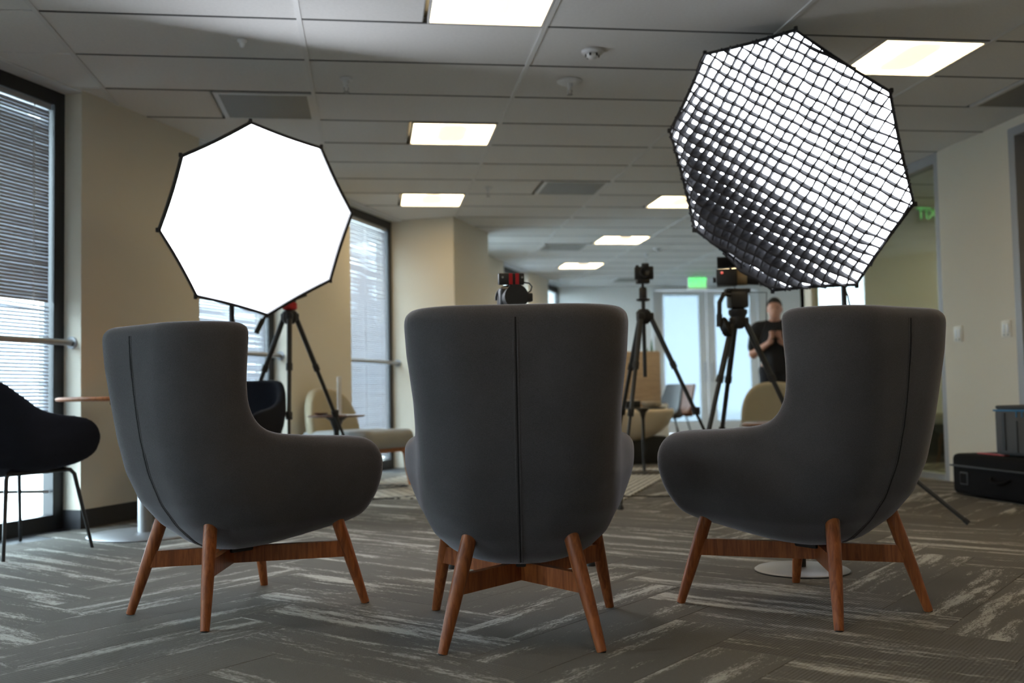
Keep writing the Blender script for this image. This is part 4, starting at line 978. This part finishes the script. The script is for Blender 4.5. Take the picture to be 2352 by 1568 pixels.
MB().rbox((-.152, .12, .15), (.010, .03, .24), .003).build('side_strap', 'black', t); MB().rbox((-.15, .0, .12), (.012, .012, .2), .003).build('edge_seam', 'black', t)

# ------------------------------------------------------------------ person reading a phone
PX, PY = 4.42, 10.75
pr = thing('person', 'person in black t-shirt and trousers standing and looking down at a phone', 'person', (PX, PY, 0), rad(-22))
# local: faces -y, x to the picture's right
def person_fn(X, Y, Z):
    f = cap_sdf(X, Y, Z, (0, 0, 1.00), (0, .005, 1.18), .135, .135)
    tor = ell_sdf(X, Y, Z, (0, .005, 1.26), (.185, .115, .24)); f = smin(f, tor, .08)
    f = smin(f, cap_sdf(X, Y, Z, (-.165, .01, 1.42), (.165, .01, 1.42), .062), .06)
    f = smin(f, ell_sdf(X, Y, Z, (0, .01, .96), (.165, .12, .13)), .06)
    f = smin(f, cap_sdf(X, Y, Z, (0, .015, 1.42), (0, -.015, 1.53), .056, .052), .04)
    hc_ = (0, -.035, 1.62); f = smin(f, ell_sdf(X, Y, Z, hc_, (.075, .095, .115)), .025)
    f = smin(f, ell_sdf(X, Y, Z, (0, -.085, 1.565), (.048, .045, .055)), .03)
    f = smin(f, cap_sdf(X, Y, Z, (0, -.128, 1.625), (0, -.142, 1.59), .009, .015), .012)      # nose
    for sx in (-1, 1):
        f = smax(f, -ell_sdf(X, Y, Z, (sx*.031, -.132, 1.633), (.018, .012, .010)), .008)      # eye sockets
        f = smin(f, ell_sdf(X, Y, Z, (sx*.031, -.120, 1.632), (.012, .010, .008)), .004)
        f = smin(f, ell_sdf(X, Y, Z, (sx*.079, -.02, 1.615), (.012, .022, .034)), .01)          # ears
        sh, el_, wr = (sx*.20, .01, 1.40), (sx*.245, -.03, 1.13), (sx*.055, -.23, 1.255)
        f = smin(f, cap_sdf(X, Y, Z, sh, el_, .058, .045), .04); f = smin(f, cap_sdf(X, Y, Z, el_, wr, .044, .028), .02)
        f = smin(f, cap_sdf(X, Y, Z, wr, (sx*.035, -.255, 1.315), .030, .030), .015)
        hp, kn, an = (sx*.09, .0, .93), (sx*.105, -.015, .50), (sx*.115, .02, .09)
        f = smin(f, cap_sdf(X, Y, Z, hp, kn, .085, .058), .04); f = smin(f, cap_sdf(X, Y, Z, kn, an, .056, .038), .02); f = smin(f, cap_sdf(X, Y, Z, an, (sx*.135, -.14, .035), .034, .030), .03)
    f = smin(f, cap_sdf(X, Y, Z, (-.02, -.137, 1.562), (.02, -.137, 1.562), .006), .008)       # lips
    return f
G = sdf_grid((-.34, -.34, 0), (.34, .20, 1.76), .0135); bv, bf = surface_net(np.asarray(person_fn(*G)), (-.34, -.34, 0), .0135)
hv, hf = list(map(tuple, bv)), [tuple(q) for q in bf]
fing = MB()
for sx in (-1, 1):                                        # fingers curl round the phone, thumbs on its face
    for k in range(4):
        z = 1.355-.021*k; L_ = (.062, .07, .066, .054)[k]
        fing.tube([(sx*.048, -.272, z-.012), (sx*(.058), -.290, z), (sx*.046, -.306, z+.003), (sx*(.058-L_*.55), -.312, z+.004), (sx*(.052-L_*.75), -.308, z+.003)], [.0098, .0095, .0088, .008, .0055], 8)
    fing.tube([(sx*.05, -.25, 1.31), (sx*.045, -.258, 1.345), (sx*.028, -.262, 1.362), (sx*.012, -.262, 1.366)], [.013, .0115, .010, .007], 8)
k = len(hv); hv += fing.v; hf += [tuple(i+k for i in q) for q in fing.f]
obj('body', mesh_from('body', hv, hf, 180), 'skin', pr)
def shirt_fn(X, Y, Z):
    f = cap_sdf(X, Y, Z, (0, 0, .96), (0, .005, 1.18), .152, .150); f = smin(f, ell_sdf(X, Y, Z, (0, .005, 1.26), (.203, .132, .25)), .08)
    f = smin(f, cap_sdf(X, Y, Z, (-.165, .01, 1.42), (.165, .01, 1.42), .076), .06)
    for sx in (-1, 1): f = smin(f, cap_sdf(X, Y, Z, (sx*.20, .01, 1.40), (sx*.236, -.018, 1.21), .074, .068), .04)
    f = smax(f, .90-Z, .01); return smax(f, -cap_sdf(X, Y, Z, (0, .015, 1.47), (0, -.02, 1.60), .066, .07), .01)
sdf_obj('t_shirt', shirt_fn, (-.36, -.24, .86), (.36, .22, 1.54), .0135, 'shirt', pr)
def trouser_fn(X, Y, Z):
    f = ell_sdf(X, Y, Z, (0, .01, .96), (.18, .135, .15))
    for sx in (-1, 1):
        hp, kn, an = (sx*.09, .0, .93), (sx*.105, -.015, .50), (sx*.115, .02, .10)
        f = smin(f, cap_sdf(X, Y, Z, hp, kn, .10, .075), .04); f = smin(f, cap_sdf(X, Y, Z, kn, an, .075, .06), .02)
    return smax(smax(f, .06-Z, .01), Z-1.0, .01)
sdf_obj('trousers', trouser_fn, (-.24, -.22, .03), (.24, .22, 1.04), .015, 'denim', pr)
def hair_fn(X, Y, Z):
    f = ell_sdf(X, Y, Z, (0, -.018, 1.652), (.086, .105, .105)); f = smax(f, -(Z-1.655-np.clip((-Y-.02)*.42, -.06, .04)), .012); return f
sdf_obj('hair', hair_fn, (-.11, -.16, 1.55), (.11, .12, 1.78), .009, 'hair', pr)
for sx in (-1, 1):
    sdf_obj('shoe', lambda X, Y, Z, sx=sx: smax(smin(ell_sdf(X, Y, Z, (sx*.135, -.09, .045), (.05, .13, .05)), ell_sdf(X, Y, Z, (sx*.115, .03, .06), (.045, .06, .065)), .03), -Z, .005), (sx*.13-.08, -.25, -.01), (sx*.13+.08, .12, .15), .012, 'shirt', pr)
    MB().lathe([(.006, 0), (.005, .003), (.001, .004)], (sx*.031, -.128, 1.632), 10, (0, -1, -.3)).build('eye', 'phone', pr, 60)
ph = thing('phone', 'black phone held in the hands of the standing person', 'phone', (PX, PY, 0), rad(-22))
MB().rbox((0, -.281, 1.335), (.072, .009, .148), .004, 2, Matrix.Rotation(rad(-30), 3, 'X')).build('phone_body', 'phone', ph, 40)
